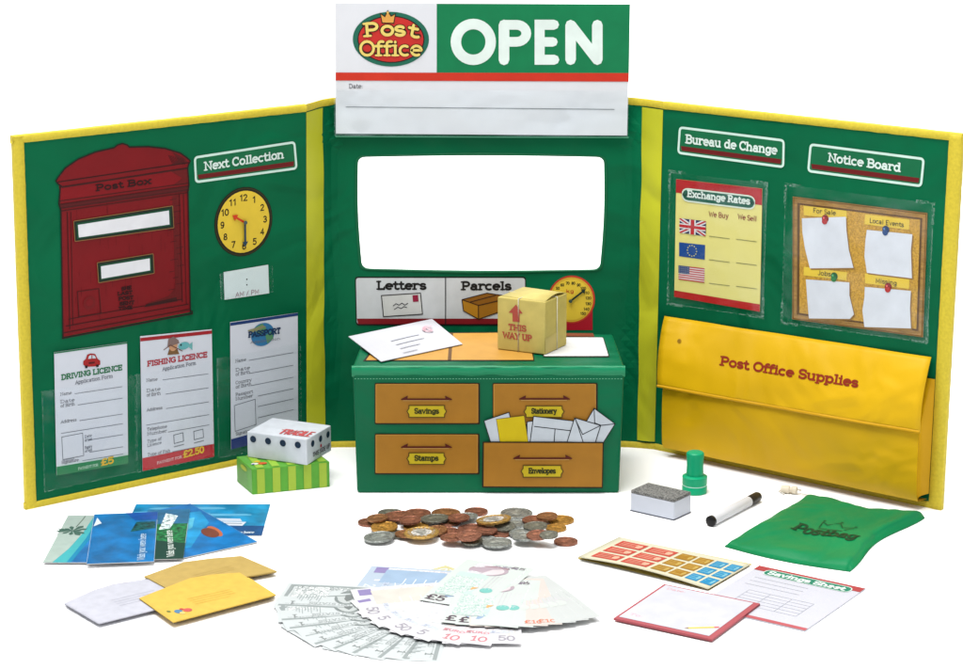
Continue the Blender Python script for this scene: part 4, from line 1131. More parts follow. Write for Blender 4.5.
lathe('collar', c, [(r * .97, .0076), (r, .0082), (r, .0146), (r * .86, .0156), (r * .74, .0158)], mg, st)
lathe('grip', c, [(r * .70, .0158), (r * .66, .024), (r * .68, .030), (r * .71, .0336), (r * .69, .0354), (r * .6, .0363), (r * .3, .0366)], mg, st)

ma, mb = g(710, 521.5, .0046), g(758.5, 496, .0046)
ma.z = mb.z = .0046
dr = (mb - ma).normalized()
mk_ = thing('marker_pen', ((ma + mb) / 2 - Vector((0, 0, .0046))).to_tuple(), 'white marker pen with black cap and black end lying beside the green bag', 'pen')
def cyl(name, p0, d, prof, m, parent, n=32):
    d = Vector(d).normalized(); a = d.cross(Vector((0, 0, 1))).normalized(); b = d.cross(a); vs = []; fs = []
    for x, r in prof:
        for k in range(n): t = 2 * math.pi * k / n; vs.append(p0 + d * x + a * r * math.cos(t) + b * r * math.sin(t))
    for i in range(len(prof) - 1):
        for k in range(n): fs.append((i * n + k, (i + 1) * n + k, (i + 1) * n + (k + 1) % n, i * n + (k + 1) % n))
    fs.append(tuple(range(n))); fs.append(tuple(range(len(vs) - n, len(vs)))[::-1])
    o = mobj(name, vs, fs, m, None, parent, smooth=True); o.modifiers.new('s', 'EDGE_SPLIT').split_angle = R(35); return o
ln = (mb - ma).length; rp = .0045; blk = mat((26, 26, 28), .35, 'plastic')
cyl('barrel', ma, dr, [(.003, rp * .97), (.0034, rp), (ln * .78, rp), (ln * .785, rp * .95)], mat((232, 233, 238), .35, 'plastic'), mk_)
cyl('end_plug', ma, dr, [(-.0006, rp * .5), (0, rp * .85), (.0006, rp * 1.02), (.003, rp * 1.02)], blk, mk_)
cyl('cap', ma, dr, [(ln * .785, rp * .93), (ln * .79, rp * .97), (ln * .97, rp * .97), (ln * .995, rp * .8), (ln, rp * .5)], mat((52, 46, 40), .35, 'plastic'), mk_)
A = Art(Plane(ma + Vector((0, 0, rp)), dr, (-dr.y, dr.x, 0)), base=-.00025); A.px = False
for k in range(3): A._ribbon([(ln * .2, -.0006 + k * .0006), (ln * .62, -.0006 + k * .0006)], .00022, (200, 202, 212), 1, cap=False)
A.build('barrel_print', mk_)

# ================================================================ POSTBAG
def bag():
    P = [g(724.5, 547), g(808.5, 497.5), g(924, 519), g(850, 572)]     # left, far, right, near
    c = sum(P, Vector()) / 4
    t = thing('drawstring_bag', (c.x, c.y, 0), 'flat green drawstring postbag lying on the table in front of the yellow pouch', 'bag')
    n = 44
    def pos(x, y):
        # outline: straight left edge, gathered far edge, wavy right edge
        p = P[0].lerp(P[1], x).lerp(P[3].lerp(P[2], x), y)
        ax = (P[1] - P[0]).normalized(); ay = (P[3] - P[0]).normalized()
        p = p + ax * (-.006 * math.sin(math.pi * y) * (1 - x)) + ax * (.004 * math.sin(y * 9) * x ** 4)
        p = p + ay * (-.010 * math.sin(math.pi * min(1, x * 1.0)) ** 2 * y * .9)
        return p
    def hgt(x, y):
        e = min(x, 1 - x) * .09; f = min(y, 1 - y) * .16
        dd = min(e, f); h = .0052 * (1 - math.exp(-dd / .0035))
        h += .0035 * math.exp(-((y - 1.0) / .14) ** 2) * (1 - math.exp(-dd / .002))
        h += .0009 * max(0, x - .8) * 5 * abs(math.sin(y * 22 + 1.5 * noise.noise(Vector((y * 4, 0, 0))))) * (1 - math.exp(-dd / .002))
        h += .0030 * noise.noise(Vector((x * 3.2, y * 3.2, 2))) * min(1, dd / .006)
        h += .0012 * noise.noise(Vector((x * 7, y * 6 + x * 4, 5))) * min(1, dd / .006)
        return max(0, h)
    vs = []; fs = []
    for l in (0, 1):
        for j in range(n + 1):
            for i in range(n + 1):
                x, y = i / n, j / n; p = pos(x, y); p.z = (.0009 + hgt(x, y)) if l else .0002; vs.append(p)
    N2 = (n + 1) ** 2
    for j in range(n):
        for i in range(n):
            k = j * (n + 1) + i; q = (k, k + n + 1, k + n + 2, k + 1)
            fs.append(tuple(N2 + a for a in q)); fs.append(q[::-1])
    rim = [i for i in range(n)] + [n + j * (n + 1) for j in range(n)] + [n * (n + 1) + n - i for i in range(n)] + [(n - j) * (n + 1) for j in range(n)]
    for i in range(len(rim)): a, b = rim[i], rim[(i + 1) % len(rim)]; fs.append((a, b, N2 + b, N2 + a))
    mobj('bag_cloth', vs, fs, mat((0, 138, 82), .42, 'cloth', .15), None, t, smooth=True)
    # lettering, wrapped on the cloth
    far = (P[1] - P[0]).length; wid = (P[3] - P[0]).length
    class BS:
        def P(s, U, V):
            x = y = .5
            def pr(x, y):
                w = pos(x, y); w.z = .0009 + hgt(x, y); d = w - CAM; zz = d.y * math.cos(PITCH) - d.z * math.sin(PITCH); yy = d.y * math.sin(PITCH) + d.z * math.cos(PITCH)
                return Vector((481.5 + F * d.x / zz, 334.5 - F * yy / zz))
            for _ in range(16):
                w = pr(x, y); e = Vector((U, V)) - w; h = .01; dx = (pr(x + h, y) - w) / h; dy = (pr(x, y + h) - w) / h
                det = dx.x * dy.y - dx.y * dy.x
                x += .8 * (e.x * dy.y - e.y * dy.x) / det; y += .8 * (dx.x * e.y - dx.y * e.x) / det
            return (y * wid, x * far)
        def pt(s, a, b, nn=0):
            x, y = b / far, a / wid; p = pos(x, y); p.z = .0009 + hgt(x, y) + nn; return p
    A = Art(BS(), base=.0004, step=.00006)
    A.px = False; S_ = A.S
    a0 = Vector(S_.P(791, 529)); a1 = Vector(S_.P(855, 539.5))
    A._text('Postbag', a0, (a1 - a0).normalized(), Vector((-(a1 - a0).normalized().y, (a1 - a0).normalized().x)), .0175, (a1 - a0).length, (8, 66, 40), 2, .16)
    m = (a0 + a1) / 2 + Vector((0, .027))
    up = Vector((0, 1))
    def M(x, y): return (m.x + x, m.y + y)
    for ring in ([(-.012, -.006), (-.015, .006), (-.007, .0), (0, .010), (.007, .0), (.015, .006), (.012, -.006)], [(-.011, -.0095), (.011, -.0095)]):
        A._ribbon([M(*p) for p in ring], .0012, (12, 84, 50), 2)
    for x in (-.015, 0, .015): A.ell(M(x, .009 if x else .0125), .0013, .0013, (12, 84, 50), 2, 8)
    A.build('bag_lettering', t)
    # cord and pale toggle at the gathered mouth
    s0 = pos(1, .0); tgl = g(789, 493.5)
    bar('drawstring', [s0 + Vector((0, 0, .002)), s0.lerp(tgl, .4) + Vector((.001, .002, .0015)), s0.lerp(tgl, .8) + Vector((0, 0, .0015)), tgl + Vector((0, 0, .003))], .0008, mat((238, 232, 222), .7, 'tape'), t)
    cyl('toggle', tgl + Vector((-.004, .001, .0036)), (1, -.25, 0), [(-.003, .002), (-.0024, .0034), (.004, .0036), (.0048, .0024), (.0062, .0024), (.007, .0034), (.0105, .0034), (.0112, .002)], mat((240, 228, 206), .4, 'plastic'), t)
    loop = [g(801, 490, .001), g(793, 488, .001), g(783, 488.5, .001), g(779, 491, .001), g(784, 494, .001)]
    bar('drawstring', loop, .0007, mat((240, 234, 224), .7, 'tape'), t)
bag()

# ================================================================ PAPER ON THE TABLE
# savings sheet pad
o, pl, w, h = flat_item('savings_sheet', [(760, 567), (861.6, 589), (804, 632)], 0, .0012, mat((206, 207, 217), .6, 'paper'), 'white savings sheet with a red top band, lying in front of the green bag', 'paper pad', metres=(.0905, .104))
A = mk(pl, .0001, .00005)
A._poly([(-w / 2, h / 2 - .010), (w / 2, h / 2 - .010), (w / 2, h / 2), (-w / 2, h / 2)], (176, 66, 72), 1)
A.rrect([(-w * .39, h / 2 - .0045), (w * .42, h / 2 - .0045), (w * .42, h / 2 - .0165), (-w * .39, h / 2 - .0165)], .006, (30, 130, 104), 2)
A.rrect([(-w * .39, h / 2 - .0045), (w * .42, h / 2 - .0045), (w * .42, h / 2 - .0165), (-w * .39, h / 2 - .0165)], .006, (214, 236, 226), 3, line=.0009)
A.text('Savings Sheet', (-w * .35, h / 2 - .0145), (w * .37, h / 2 - .0145), .0082, (232, 246, 240), 4, .2)
A._poly([(-w / 2, -h / 2), (w / 2, -h / 2), (w / 2, -h / 2 + .005), (-w / 2, -h / 2 + .005)], (190, 92, 100), 1)
for k in range(3): A._ribbon([(-w * .4, h * .26 - k * .008), (w * .1, h * .26 - k * .008)], .0004, (176, 181, 194), 1)
for k in range(6): A._ribbon([(-w * .3, h * .0 - k * .006), (w * .3, -k * .006)], .0004, (184, 188, 200), 1)
for x in (-.3, -.1, .1, .3): A._ribbon([(w * x, 0), (w * x, -.03)], .0004, (184, 188, 200), 1)
A.build('sheet_print', o)
# notepad
T = .0016
o, pl, w, h = flat_item('notepad', [(664.5, 585.8), (761, 605.3), (711, 641.4), (613, 620)], .0013, T, mat((176, 84, 92), .6, 'paper'), 'square white notepad with a red border and a pencil drawn in its corner', 'notepad', metres=(.080, .083))
A = mk(pl, .0001, .00005); bd = .0046
A._poly([(-w / 2 + bd * .45, -h / 2 + bd), (w / 2 - bd, -h / 2 + bd), (w / 2 - bd, h / 2 - bd * .4), (-w / 2 + bd * .45, h / 2 - bd * .4)], (208, 209, 220), 1)
A._ribbon([(w / 2 - .024, -h / 2 + .0105), (w / 2 - .0085, -h / 2 + .0215)], .0028, (226, 206, 90), 3, cap=False); A._poly([(w / 2 - .0265, -h / 2 + .0087), (w / 2 - .0233, -h / 2 + .0094), (w / 2 - .0248, -h / 2 + .0117)], (150, 120, 90), 3)
A._ribbon([(w / 2 - .0085, -h / 2 + .0215), (w / 2 - .0055, -h / 2 + .0236)], .0028, (220, 110, 110), 3, cap=False)
A.text('Date:', (-w * .42, h * .38), (-w * .22, h * .38), .0042, (222, 170, 178), 2, .14); A.text('To:', (-w * .42, -h * .36), (-w * .28, -h * .36), .0042, (222, 170, 178), 2, .14)
A._ribbon([(-w * .5 + .0, -h * .5), (w * .5, -h * .5)], .0001, (190, 80, 90), 0)
A.build('pad_print', o)
# stamps sheets: two sheets, the top one curling up at its near left
def stamp_sheet(P, z, lift, name, label, col, prt):
    n = 16; vs = []; fs = []
    def S(x, y, e=0):
        p = P[0].lerp(P[1], x).lerp(P[3].lerp(P[2], x), y)
        hh = z + lift * (math.sin(math.pi * min(1, max(0, x)) ) ** 1.0) * max(0, y) ** 1.5 + lift * .5 * (1 - x) ** 2 * (y if y > 0 else 0)
        return Vector((p.x, p.y, hh + e))
    N2 = (n + 1) ** 2
    for l in (0, 1):
        for j in range(n + 1):
            for i in range(n + 1): vs.append(S(i / n, j / n, .00025 * l))
    for j in range(n):
        for i in range(n):
            k = j * (n + 1) + i; q = (k, k + n + 1, k + n + 2, k + 1); fs.append(tuple(N2 + a for a in q)); fs.append(q[::-1])
    rim = [i for i in range(n)] + [n + j * (n + 1) for j in range(n)] + [n * (n + 1) + n - i for i in range(n)] + [(n - j) * (n + 1) for j in range(n)]
    for i in range(len(rim)): a, b = rim[i], rim[(i + 1) % len(rim)]; fs.append((a, b, N2 + b, N2 + a))
    o = mobj(name, vs, fs, mat(col, .6, 'paper'), None, None, smooth=True); tag(o, label, 'stamp sheet'); return o, S
Q = [g(619, 537.5), g(752, 564.5), g(709, 590.5), g(577.5, 559)]
stamp_sheet(Q, .0003, .0006, 'stamp_sheet', 'plain pale yellow backing sheet mostly hidden under the printed stamps', (232, 204, 104), False)
Q = [g(619, 536.5, .002), g(750.5, 564, .002), g(708, 587.5, .003), g(577.6, 557.5, .003)]
o, S = stamp_sheet(Q, .0016, .0034, 'stamp_sheet', 'cream sheet of red, gold and blue play stamps curling up along its front edge', (216, 212, 186), True)
class SS:
    def pt(s, a, b, n=0): return S(a, 1 - b, .00025 + n)
A = Art(SS(), base=.00015, step=.00006); A.px = False
def cell(x0, x1, y0, y1, col, hi, n):
    A._poly([(x0, y0), (x1, y0), (x1, y1), (x0, y1)], col, 1)
    for k in (1, 2, 3): yy = y0 + (y1 - y0) * k / 4; A._ribbon([(x0 + (x1 - x0) * .1, yy), (x0 + (x1 - x0) * (.62 + .25 * (k % 2)), yy)], (y1 - y0) * .07, hi, 2, cap=False)
    A.ell((x0 + (x1 - x0) * .8, (y0 + y1) / 2), (x1 - x0) * .12, (y1 - y0) * .3, hi, 3, 10)
    for k in range(0):
        a = x0 + (x1 - x0) * (.12 + .76 * random.random()); b_ = y0 + (y1 - y0) * (.2 + .6 * random.random()); e = (x1 - x0) * .1
        A._poly([(a - e, b_ - .016), (a + e, b_ - .02), (a + e, b_ + .012), (a - e, b_ + .014)], hi, 2)
rows = [(.10, .32), (.38, .60), (.66, .88)]
for y0, y1 in rows:
    for x0, x1 in ((.07, .27), (.30, .50)):
        cell(x0, x1, y0, y1, (200, 74, 62), (226, 176, 150), 9)
    for x0, x1 in ((.53, .645), (.665, .77)):
        cell(x0, x1, y0, y1, (168, 122, 34), (196, 164, 84), 3)
    for x0, x1 in ((.79, .88), (.90, .985)):
        cell(x0, x1, y0, y1, (20, 138, 188), (120, 186, 206), 3)
A.build('stamp_print', o)

# ================================================================ ENVELOPES
def env_stack(q, n, col, th, dx, labels, group, z0=0.0, out_px=None):
    z = z0; out = []
    for k in range(n):
        j = (random.uniform(-1, 1), random.uniform(-.4, .6)) if k < n - 1 else (0, 0)
        qq = [(x + j[0] * dx, y + j[1] * dx * .6) for x, y in q]
        c, u, v, w, h = fit(qq, z)
        ol = []
        for (x, y) in out_px:
            p = g(x + j[0] * dx, y + j[1] * dx * .6, z) - c; ol.append((p.dot(u), p.dot(v)))
        if sum(ol[i - 1][0] * ol[i][1] - ol[i][0] * ol[i - 1][1] for i in range(len(ol))) < 0: ol = ol[::-1]
        o, pl, w, h = flat_item('envelope', qq, z, th, mat(col, .65, 'card'), labels[k], 'envelope', group, outline=ol)
        m = o.modifiers.new('bevel', 'BEVEL'); m.width = th * .3; m.segments = 1
        z += th + .0003; out.append((o, pl, w, h))
    return out
o_ = env_stack([(64, 604), (98, 626.5), (192, 596), (156, 574.5)], 3, (196, 197, 208), .0011, 1.2,
    ['white envelope at the bottom of the white stack', 'white envelope in the middle of the white stack', 'white envelope on top of the white stack left of the yellow ones'], None, out_px=[(65, 604.5), (99, 624.5), (190, 602), (164, 579.5), (145, 580.5), (115, 585), (95, 591)])
o, pl, w, h = o_[-1]; A = mk(pl)
# --- stack u axis runs down the left short edge; print accordingly
for k in range(4): A._ribbon([(-.004 + k * .0045, -.012), (-.004 + k * .0045, .024 - .006 * (k == 3))], .0004, (172, 174, 190), 1, cap=False)
A.build('address_lines', o)
o_ = env_stack([(145, 577), (171, 590), (276, 574), (246, 557.5)], 4, (192, 164, 92), .001, 1.6,
    ['dull buff envelope lowest in the back stack', 'dull buff envelope second from the bottom of the back stack', 'dull buff envelope just under the top of the back stack', 'dull buff envelope on top of the back stack'], None, out_px=[(145, 577.5), (171, 591.5), (277, 572), (242, 557), (212, 559.5), (185, 563)])
o, pl, w, h = o_[-1]; A = mk(pl)
for k in range(3): A._ribbon([(-.004 + k * .004, -.012), (-.004 + k * .004, .022)], .0004, (190, 160, 80), 1, cap=False)
A.build('address_lines', o)
o_ = env_stack([(137.5, 600.5), (173, 623), (275, 597.5), (238, 573)], 4, (222, 184, 80), .001, 1.4,
    ['bright yellow envelope lowest in the front stack', 'bright yellow envelope second from the bottom of the front stack', 'bright yellow envelope just under the top of the front stack', 'bright yellow envelope with a red and blue corner picture, top of front stack'], None, z0=.0003, out_px=[(139, 599), (173, 623), (275, 596), (240, 573.5), (212, 575.5), (190, 579)])
o, pl, w, h = o_[-1]; A = mk(pl)
for k in range(4): A._ribbon([(-.004 + k * .0042, -.014), (-.004 + k * .0042, .022 - .006 * (k == 3))], .0004, (198, 156, 40), 1, cap=False)
px0 = Vector((w * .26, -h * .37))
for dx, dy, rx, ry, c_ in ((0, .002, .0042, .003, (84, 134, 170)), (.001, .009, .0038, .0034, (206, 92, 84)), (-.004, -.004, .0022, .0014, (120, 130, 60)), (.0045, .003, .0026, .002, (224, 200, 120)), (-.003, .006, .002, .0016, (190, 70, 60))):
    A.ell((px0.x + dx, px0.y + dy), rx, ry, c_, 2 if rx > .003 else 3, 12)
A.build('envelope_print', o)

# ================================================================ POSTCARDS
def postcard(q, z, label, colmat, draw):
    o, pl, w, h = flat_item('postcard', q, z, .0004, mat((235, 235, 235), .35, 'paper'), label, 'postcard')
    A = mk(pl, .0001, .00005); A._poly([(-w / 2 + .0002, -h / 2 + .0002), (w / 2 - .0002, -h / 2 + .0002), (w / 2 - .0002, h / 2 - .0002), (-w / 2 + .0002, h / 2 - .0002)], colmat, 0)
    draw(A, w, h); A.build('postcard_picture', o); return o
def caption(A, a, b, cap, n=2):
    A.text('Wish you', a, b, cap, (224, 238, 246), 5, .2)
    d = (Vector(b) - Vector(a)); up = Vector((-d.y, d.x)).normalized() * -cap * 1.45
    A.text('were here', Vector(a) + up, Vector(b) + up, cap, (224, 238, 246), 5, .2)
def d_ship(A, w, h):
    A._poly([(-w / 2, -h * .16), (w / 2, -h * .2), (w / 2, -h / 2), (-w / 2, -h / 2)], mat((16, 74, 130), .35, 'sea'), 1)
    for k in range(7): x = -w * .5 + w * k / 7; A.ell((x * .72, h * (.22 + .14 * math.sin(k * 2))), .015, .003, (96, 176, 214), 1, 14)
    A._poly([(-w * .02, -h * .06), (w * .05, -h * .17), (w * .34, -h * .2), (w * .36, -h * .08)], (216, 224, 234), 2)
    A._poly([(w * .05, -h * .05), (w * .33, -h * .07), (w * .31, .02 * h), (w * .08, .04 * h)], (196, 208, 224), 3)
    A._poly([(w * .01, h * .08), (w * .08, h * .1), (w * .09, -h * .0), (w * .03, -h * .02)], (30, 60, 90), 3); A._ribbon([(w * .08, -h * .11), (w * .33, -h * .135)], .001, (60, 90, 130), 4)
    A.text('Wish you were here', (w * .12, -h * .44), (w * .44, -h * .44), .0055, (224, 238, 246), 5, .12)
postcard([(133, 504.5), (267.5, 504.5), (265, 536)], .0002, 'postcard of a white cruise ship at sea, farthest right', mat((24, 140, 190), .35, 'sea'), d_ship)
def d_boat(A, w, h):
    A._poly([(-w * .3, h * .46), (-w * .05, h * .36), (w * .12, h * .1), (w * .34, -h * .2), (w * .3, -h * .49), (-w * .49, -h * .49)], mat((24, 150, 205), .35, 'sea'), 1)
    A._poly([(-w * .2, h * .3), (-w * .02, h * .12), (w * .12, -h * .3), (w * .1, -h * .49), (-w * .3, -h * .49)], mat((86, 186, 216), .35, 'sea'), 1.5)
    A.ell((w * .15, h * .2), .0125, .0065, (120, 62, 44), 3, 18, R(-8)); A.ell((w * .14, h * .27), .014, .0045, (192, 104, 66), 2, 18, R(-8))
postcard([(185, 501.5), (255.5, 541), (180, 561), (118, 522)], .001, 'blue postcard with an orange hull in turquoise water', mat((8, 116, 184), .35, 'sea'), d_boat)
def d_beach(A, w, h):
    A._poly([(-w / 2, -h / 2), (-w / 2, h / 2), (-w * .2, h / 2), (-w * .235, h * .1), (-w * .3, -h * .22), (-w * .4, -h / 2)], mat((176, 194, 186), .4, 'card'), 2)
    A._poly([(-w * .45, -h / 2), (-w * .32, -h * .22), (-w * .25, h * .1), (-w * .21, h / 2), (-w * .14, h / 2), (-w * .17, 0), (-w * .25, -h / 2)], (70, 178, 184), 1)
    A._poly([(-w * .3, -h / 2), (-w * .2, 0), (-w * .16, h / 2), (-w * .1, h / 2), (-w * .12, 0), (-w * .2, -h / 2)], (20, 140, 180), .5)
    for k in range(11):
        a = R(k * 33 + 10 * math.sin(k * 5)); L_ = .006 + .005 * abs(math.sin(k * 2.3))
        A._poly([(-w * .36, h * .16), (-w * .36 + L_ * math.cos(a - .25), h * .16 + L_ * math.sin(a - .25)), (-w * .36 + L_ * 1.3 * math.cos(a), h * .16 + L_ * 1.3 * math.sin(a)), (-w * .36 + L_ * math.cos(a + .22), h * .16 + L_ * math.sin(a + .22))], (70, 104, 92), 3 + k * .1)
    A._ribbon([(-w * .34, h * .24), (-w * .31, h * .4), (-w * .3, h * .48)], .0009, (90, 104, 90), 3)
postcard([(66, 516), (158, 516), (136, 563), (45, 563)], .0018, 'leftmost postcard, a sandy beach and palm seen from above', mat((24, 120, 190), .35, 'sea'), d_beach)
def d_green(A, w, h):
    A._poly([(-w * .5, h * .2), (w * .5, h * .2), (w * .5, h * .5), (-w * .5, h * .5)], mat((36, 110, 150), .35, 'sea'), 1)
    A._poly([(-w * .05, h * .42), (w * .24, h * .36), (w * .1, h * .1), (-w * .15, h * .08)], mat((196, 216, 220), .4, 'leafy'), 2)
    A._poly([(-w * .5, -h * .5), (w * .5, -h * .5), (w * .5, -h * .2), (-w * .5, -h * .1)], (20, 66, 52), 2)
    A.text('Wish you were here', (w * .3, -h * .46), (w * .16, h * .06), .0062, (226, 236, 230), 5, .14)
postcard([(146, 510), (182.5, 510.5), (191, 558), (140, 561)], .0026, 'dark green leafy postcard with white writing, left of the orange hull', mat((14, 104, 52), .35, 'leafy'), d_green)
def d_blue(A, w, h):
    A._poly([(-w * .44, h * .42), (-w * .36, h * .3), (-w * .48, h * .24)], (226, 236, 244), 3)
    A._poly([(w * .1, h * .1), (w * .48, h * .16), (w * .47, h * .3), (w * .18, h * .3)], mat((14, 74, 74), .35, 'leafy'), 2)
    A._poly([(w * .0, h * .5), (w * .5, h * .5), (w * .5, h * .34), (w * .15, h * .34)], mat((20, 84, 168), .35, 'sea'), 1)
    A.text('Wish you were here', (w * .36, -h * .47), (w * .35, h * .05), .0062, (190, 216, 240), 5, .14)
postcard([(94, 516), (165, 511), (146, 563.5), (87, 563)], .0034, 'plain deep blue postcard with a small white sail in its corner', mat((4, 112, 176), .35, 'sea'), d_blue)

# ================================================================ COINS
COP = (134, 88, 70); SIL = (136, 140, 136); GOLD = (166, 124, 58); DSIL = (112, 112, 102); BRN = (138, 96, 64)
_proto = {}
def coin_proto(kind):
    if kind in _proto: return _proto[kind]
    col = {'copper': COP, 'silver': SIL, 'dark': DSIL, 'gold': GOLD, 'brown': BRN, 'bimetal': (172, 138, 76)}[kind]
    m = mat(col, .34, 'coin')
    n = 56; prof = [(.0, .0), (.93, .0), (1.0, .006), (1.0, .062), (.985, .07), (.93, .071), (.90, .060), (.0, .060)]
    r, th = 1.0, 1.0; vs = []; fs = []; idx = []
    rows = prof[1:-1]
    for a, h in rows:
        for k in range(n):
            t = 2 * math.pi * k / n; rr_ = a * (1 - (.006 if (k % 2 and kind in ('silver', 'dark')) else 0)); vs.append((rr_ * math.cos(t), rr_ * math.sin(t), h * 2))
    for i in range(len(rows) - 1):
        for k in range(n): fs.append((i * n + k, i * n + (k + 1) % n, (i + 1) * n + (k + 1) % n, (i + 1) * n + k))
    fs.append(tuple(range(n))[::-1]); fs.append(tuple(range(len(vs) - n, len(vs))))
    me = bpy.data.meshes.new('coin_' + kind); me.from_pydata(vs, [], fs); me.materials.append(m); me.update()
    # relief: a portrait profile and a ring of letters, raised a little
    A = Art(Plane((0, 0, .12), (1, 0, 0), (0, 1, 0)), base=.012, step=.004); A.px = False
    hi = mat(tuple(min(255, int(c * 1.18)) for c in ((206, 206, 200) if kind == 'bimetal' else col)), .3, 'coin')
    if kind == 'bimetal': A.ell((0, 0), .6, .6, mat((222, 222, 218), .3, 'coin'), 0, 40)
    A._poly([(-.2, -.5), (.22, -.5), (.16, -.25), (.3, -.1), (.36, .0), (.3, .12), (.32, .3), (.16, .46), (-.1, .48), (-.3, .32), (-.3, .05), (-.18, -.15)], hi if kind != 'bimetal' else mat((170, 172, 168), .3, 'coin'), 1.5)
    txt = 'PLAY MONEY PLAY COIN'
    for i, ch in enumerate(txt):
        a = R(200 - i * 360 / len(txt)); p = Vector((math.cos(a), math.sin(a))) * .66; d = Vector((math.sin(a), -math.cos(a)))
        A._text(ch, p - d * .05, d, Vector((math.cos(a), math.sin(a))), .15, .11, hi, 2, .2, False)
    rel = bpy.data.meshes.new('relief_' + kind); rel.from_pydata([tuple(v) for v in A.v], [], A.f)
    for mm in A.m: rel.materials.append(mm)
    rel.polygons.foreach_set('material_index', A.i); rel.update()
    _proto[kind] = (me, rel); return _proto[kind]
coins = [  # kind, px, py, px width, label
 ('dark', 390.5, 513.5, 25, 'dark silver coin at the back left of the pile behind pinkish coppers'),
 ('copper', 417.5, 513.7, 27, 'copper coin at the back, right of the dark silver back left coin'),
 ('brown', 446, 513.6, 29, 'large brown copper coin at the back centre left'),
 ('copper', 450, 522, 22, 'small copper coin mostly hidden beneath the big brown one'),
 ('silver', 466, 517, 24, 'silver coin mostly hidden behind the largest central copper coin'),
 ('copper', 476.2, 511.8, 23.4, 'small copper coin at the back centre behind the tilted two-tone coin'),
 ('silver', 515.5, 524, 22, 'small silver coin right of the tilted two-tone coin'),
 ('silver', 516.5, 513.5, 32, 'large silver coin at the very back, highest in the pile'),
 ('copper', 369.3, 522.4, 23, 'copper coin farthest left in the pile'),
 ('copper', 398.6, 519, 31, 'large pinkish copper coin left of centre behind two gold coins'),
 ('gold', 416, 527, 25.5, 'gold coin behind the front left two-tone coin'),
 ('copper', 534.6, 520, 25, 'copper coin left of the upper right gold coin'),
 ('gold', 561, 520, 26, 'gold coin at the back right, farthest right of the gold ones'),
 ('gold', 556, 528, 21, 'smaller gold coin lower right, overlapping the other right gold coin'),
 ('copper', 446, 532, 27, 'copper coin in the middle right of the front left two-tone coin'),
 ('brown', 436, 530.5, 23, 'yellowish brown coin tucked behind the front left two-tone coin'),
 ('copper', 500, 532.5, 26, 'pinkish copper coin at the centre right below the tilted two-tone coin'),
 ('dark', 397, 534.5, 23, 'dark silver coin half under the front left two-tone coin'),
 ('silver', 379.3, 540, 31, 'large silver coin at the front left'),
 ('silver', 520, 535.5, 22, 'small silver coin half hidden under the lower right copper coin'),
 ('silver', 485, 541, 28, 'silver coin half under the large green-tinged front coin'),
 ('dark', 472, 541, 22, 'dark silver coin peeping out at the front centre'),
 ('copper', 565.8, 541.6, 24, 'copper coin lying alone at the front right'),
 ('copper', 452.8, 543, 25, 'small copper coin at the front centre'),
 ('silver', 525, 542.5, 26, 'silver coin at the front right under a copper coin'),
 ('dark', 434.7, 519.2, 29, 'ridged dark silver coin lying on the back left coppers'),
 ('gold', 384.3, 527.4, 27, 'gold coin at the left resting on the pinkish copper'),
 ('dark', 535.3, 526.4, 24, 'dark silver coin resting on copper left of the smaller gold coin'),
 ('copper', 469, 536, 26, 'copper coin under the largest central copper coin'),
 ('copper', 473, 527, 31, 'largest copper coin at the centre of the pile'),
 ('copper', 538, 535.4, 23.4, 'copper coin lower right resting on two silver coins'),
 ('silver', 497, 543, 30, 'large green-tinged silver coin at the front centre'),
 ('brown', 377.5, 518.5, 21, 'small brown coin between the leftmost copper coin and the dark silver coin'),
 ('copper', 459, 518, 22, 'small copper coin between the large brown coin and the central silver one'),
 ('dark', 505, 527.5, 22, 'dark silver coin below the right edge of the tilted two-tone coin'),
 ('brown', 547, 516.5, 21, 'small brown coin behind the copper one at the back right'),
 ('copper', 410, 520.5, 22, 'copper coin wedged behind the inner left gold coin'),
 ('dark', 549, 534, 19, 'tiny dark silver coin below the dark silver coin at the right'),
 ('copper', 486, 531, 23, 'copper coin right of the largest central copper coin'),
 ('brown', 406, 534, 22, 'small brown coin between the front left silver and two-tone coins'),
 ('bimetal', 421.6, 538.6, 35, 'two-tone gold and silver coin lying at the front left'),
 ('bimetal', 493.7, 520.5, 35, 'two-tone gold and silver coin tilted on top of the pile near the centre'),
]
placed = []
for i, (kind, px, py, pw, lab) in enumerate(coins):
    me, rel = coin_proto(kind)
    z = 0.0
    for _ in range(3):
        c = g(px, py, z + .001); r = pw / 2 / F * ((c - CAM).length)
        z2 = 0
        for (c2, r2, top) in placed:
            if (Vector((c.x, c.y)) - Vector((c2.x, c2.y))).length < r + r2 - .0016: z2 = max(z2, top)
        if abs(z2 - z) < 1e-6: break
        z = z2
    z = min(z, .0085)
    th = .0019
    tl = .03 if z == 0 else random.uniform(.03, .10)
    if 'tilted' in lab: tl = .14
    ct = thing('coin', (c.x, c.y, z + .0001), lab, 'coin', 'play coins in the pile')
    d = random.uniform(-2.6, -.6)
    if z == 0: tl = 0
    ct.rotation_euler = (0, 0, 0)
    Rm = Matrix.Rotation(tl, 3, Vector((math.cos(d), math.sin(d), 0))) @ Matrix.Rotation(random.uniform(0, 6.28), 3, 'Z')
    ct.rotation_euler = Rm.to_euler()
    ct.location.z += r * math.sin(tl) * .35
    ob = bpy.data.objects.new('coin_disc', me); COL.objects.link(ob); ob.parent = ct; ob.scale = (r, r, th / .142)
    ob = bpy.data.objects.new('coin_relief', rel); COL.objects.link(ob); ob.parent = ct; ob.scale = (r, r, th / .142)
    placed.append((c, r, z + th + .0003 + r * math.sin(tl) * .35))

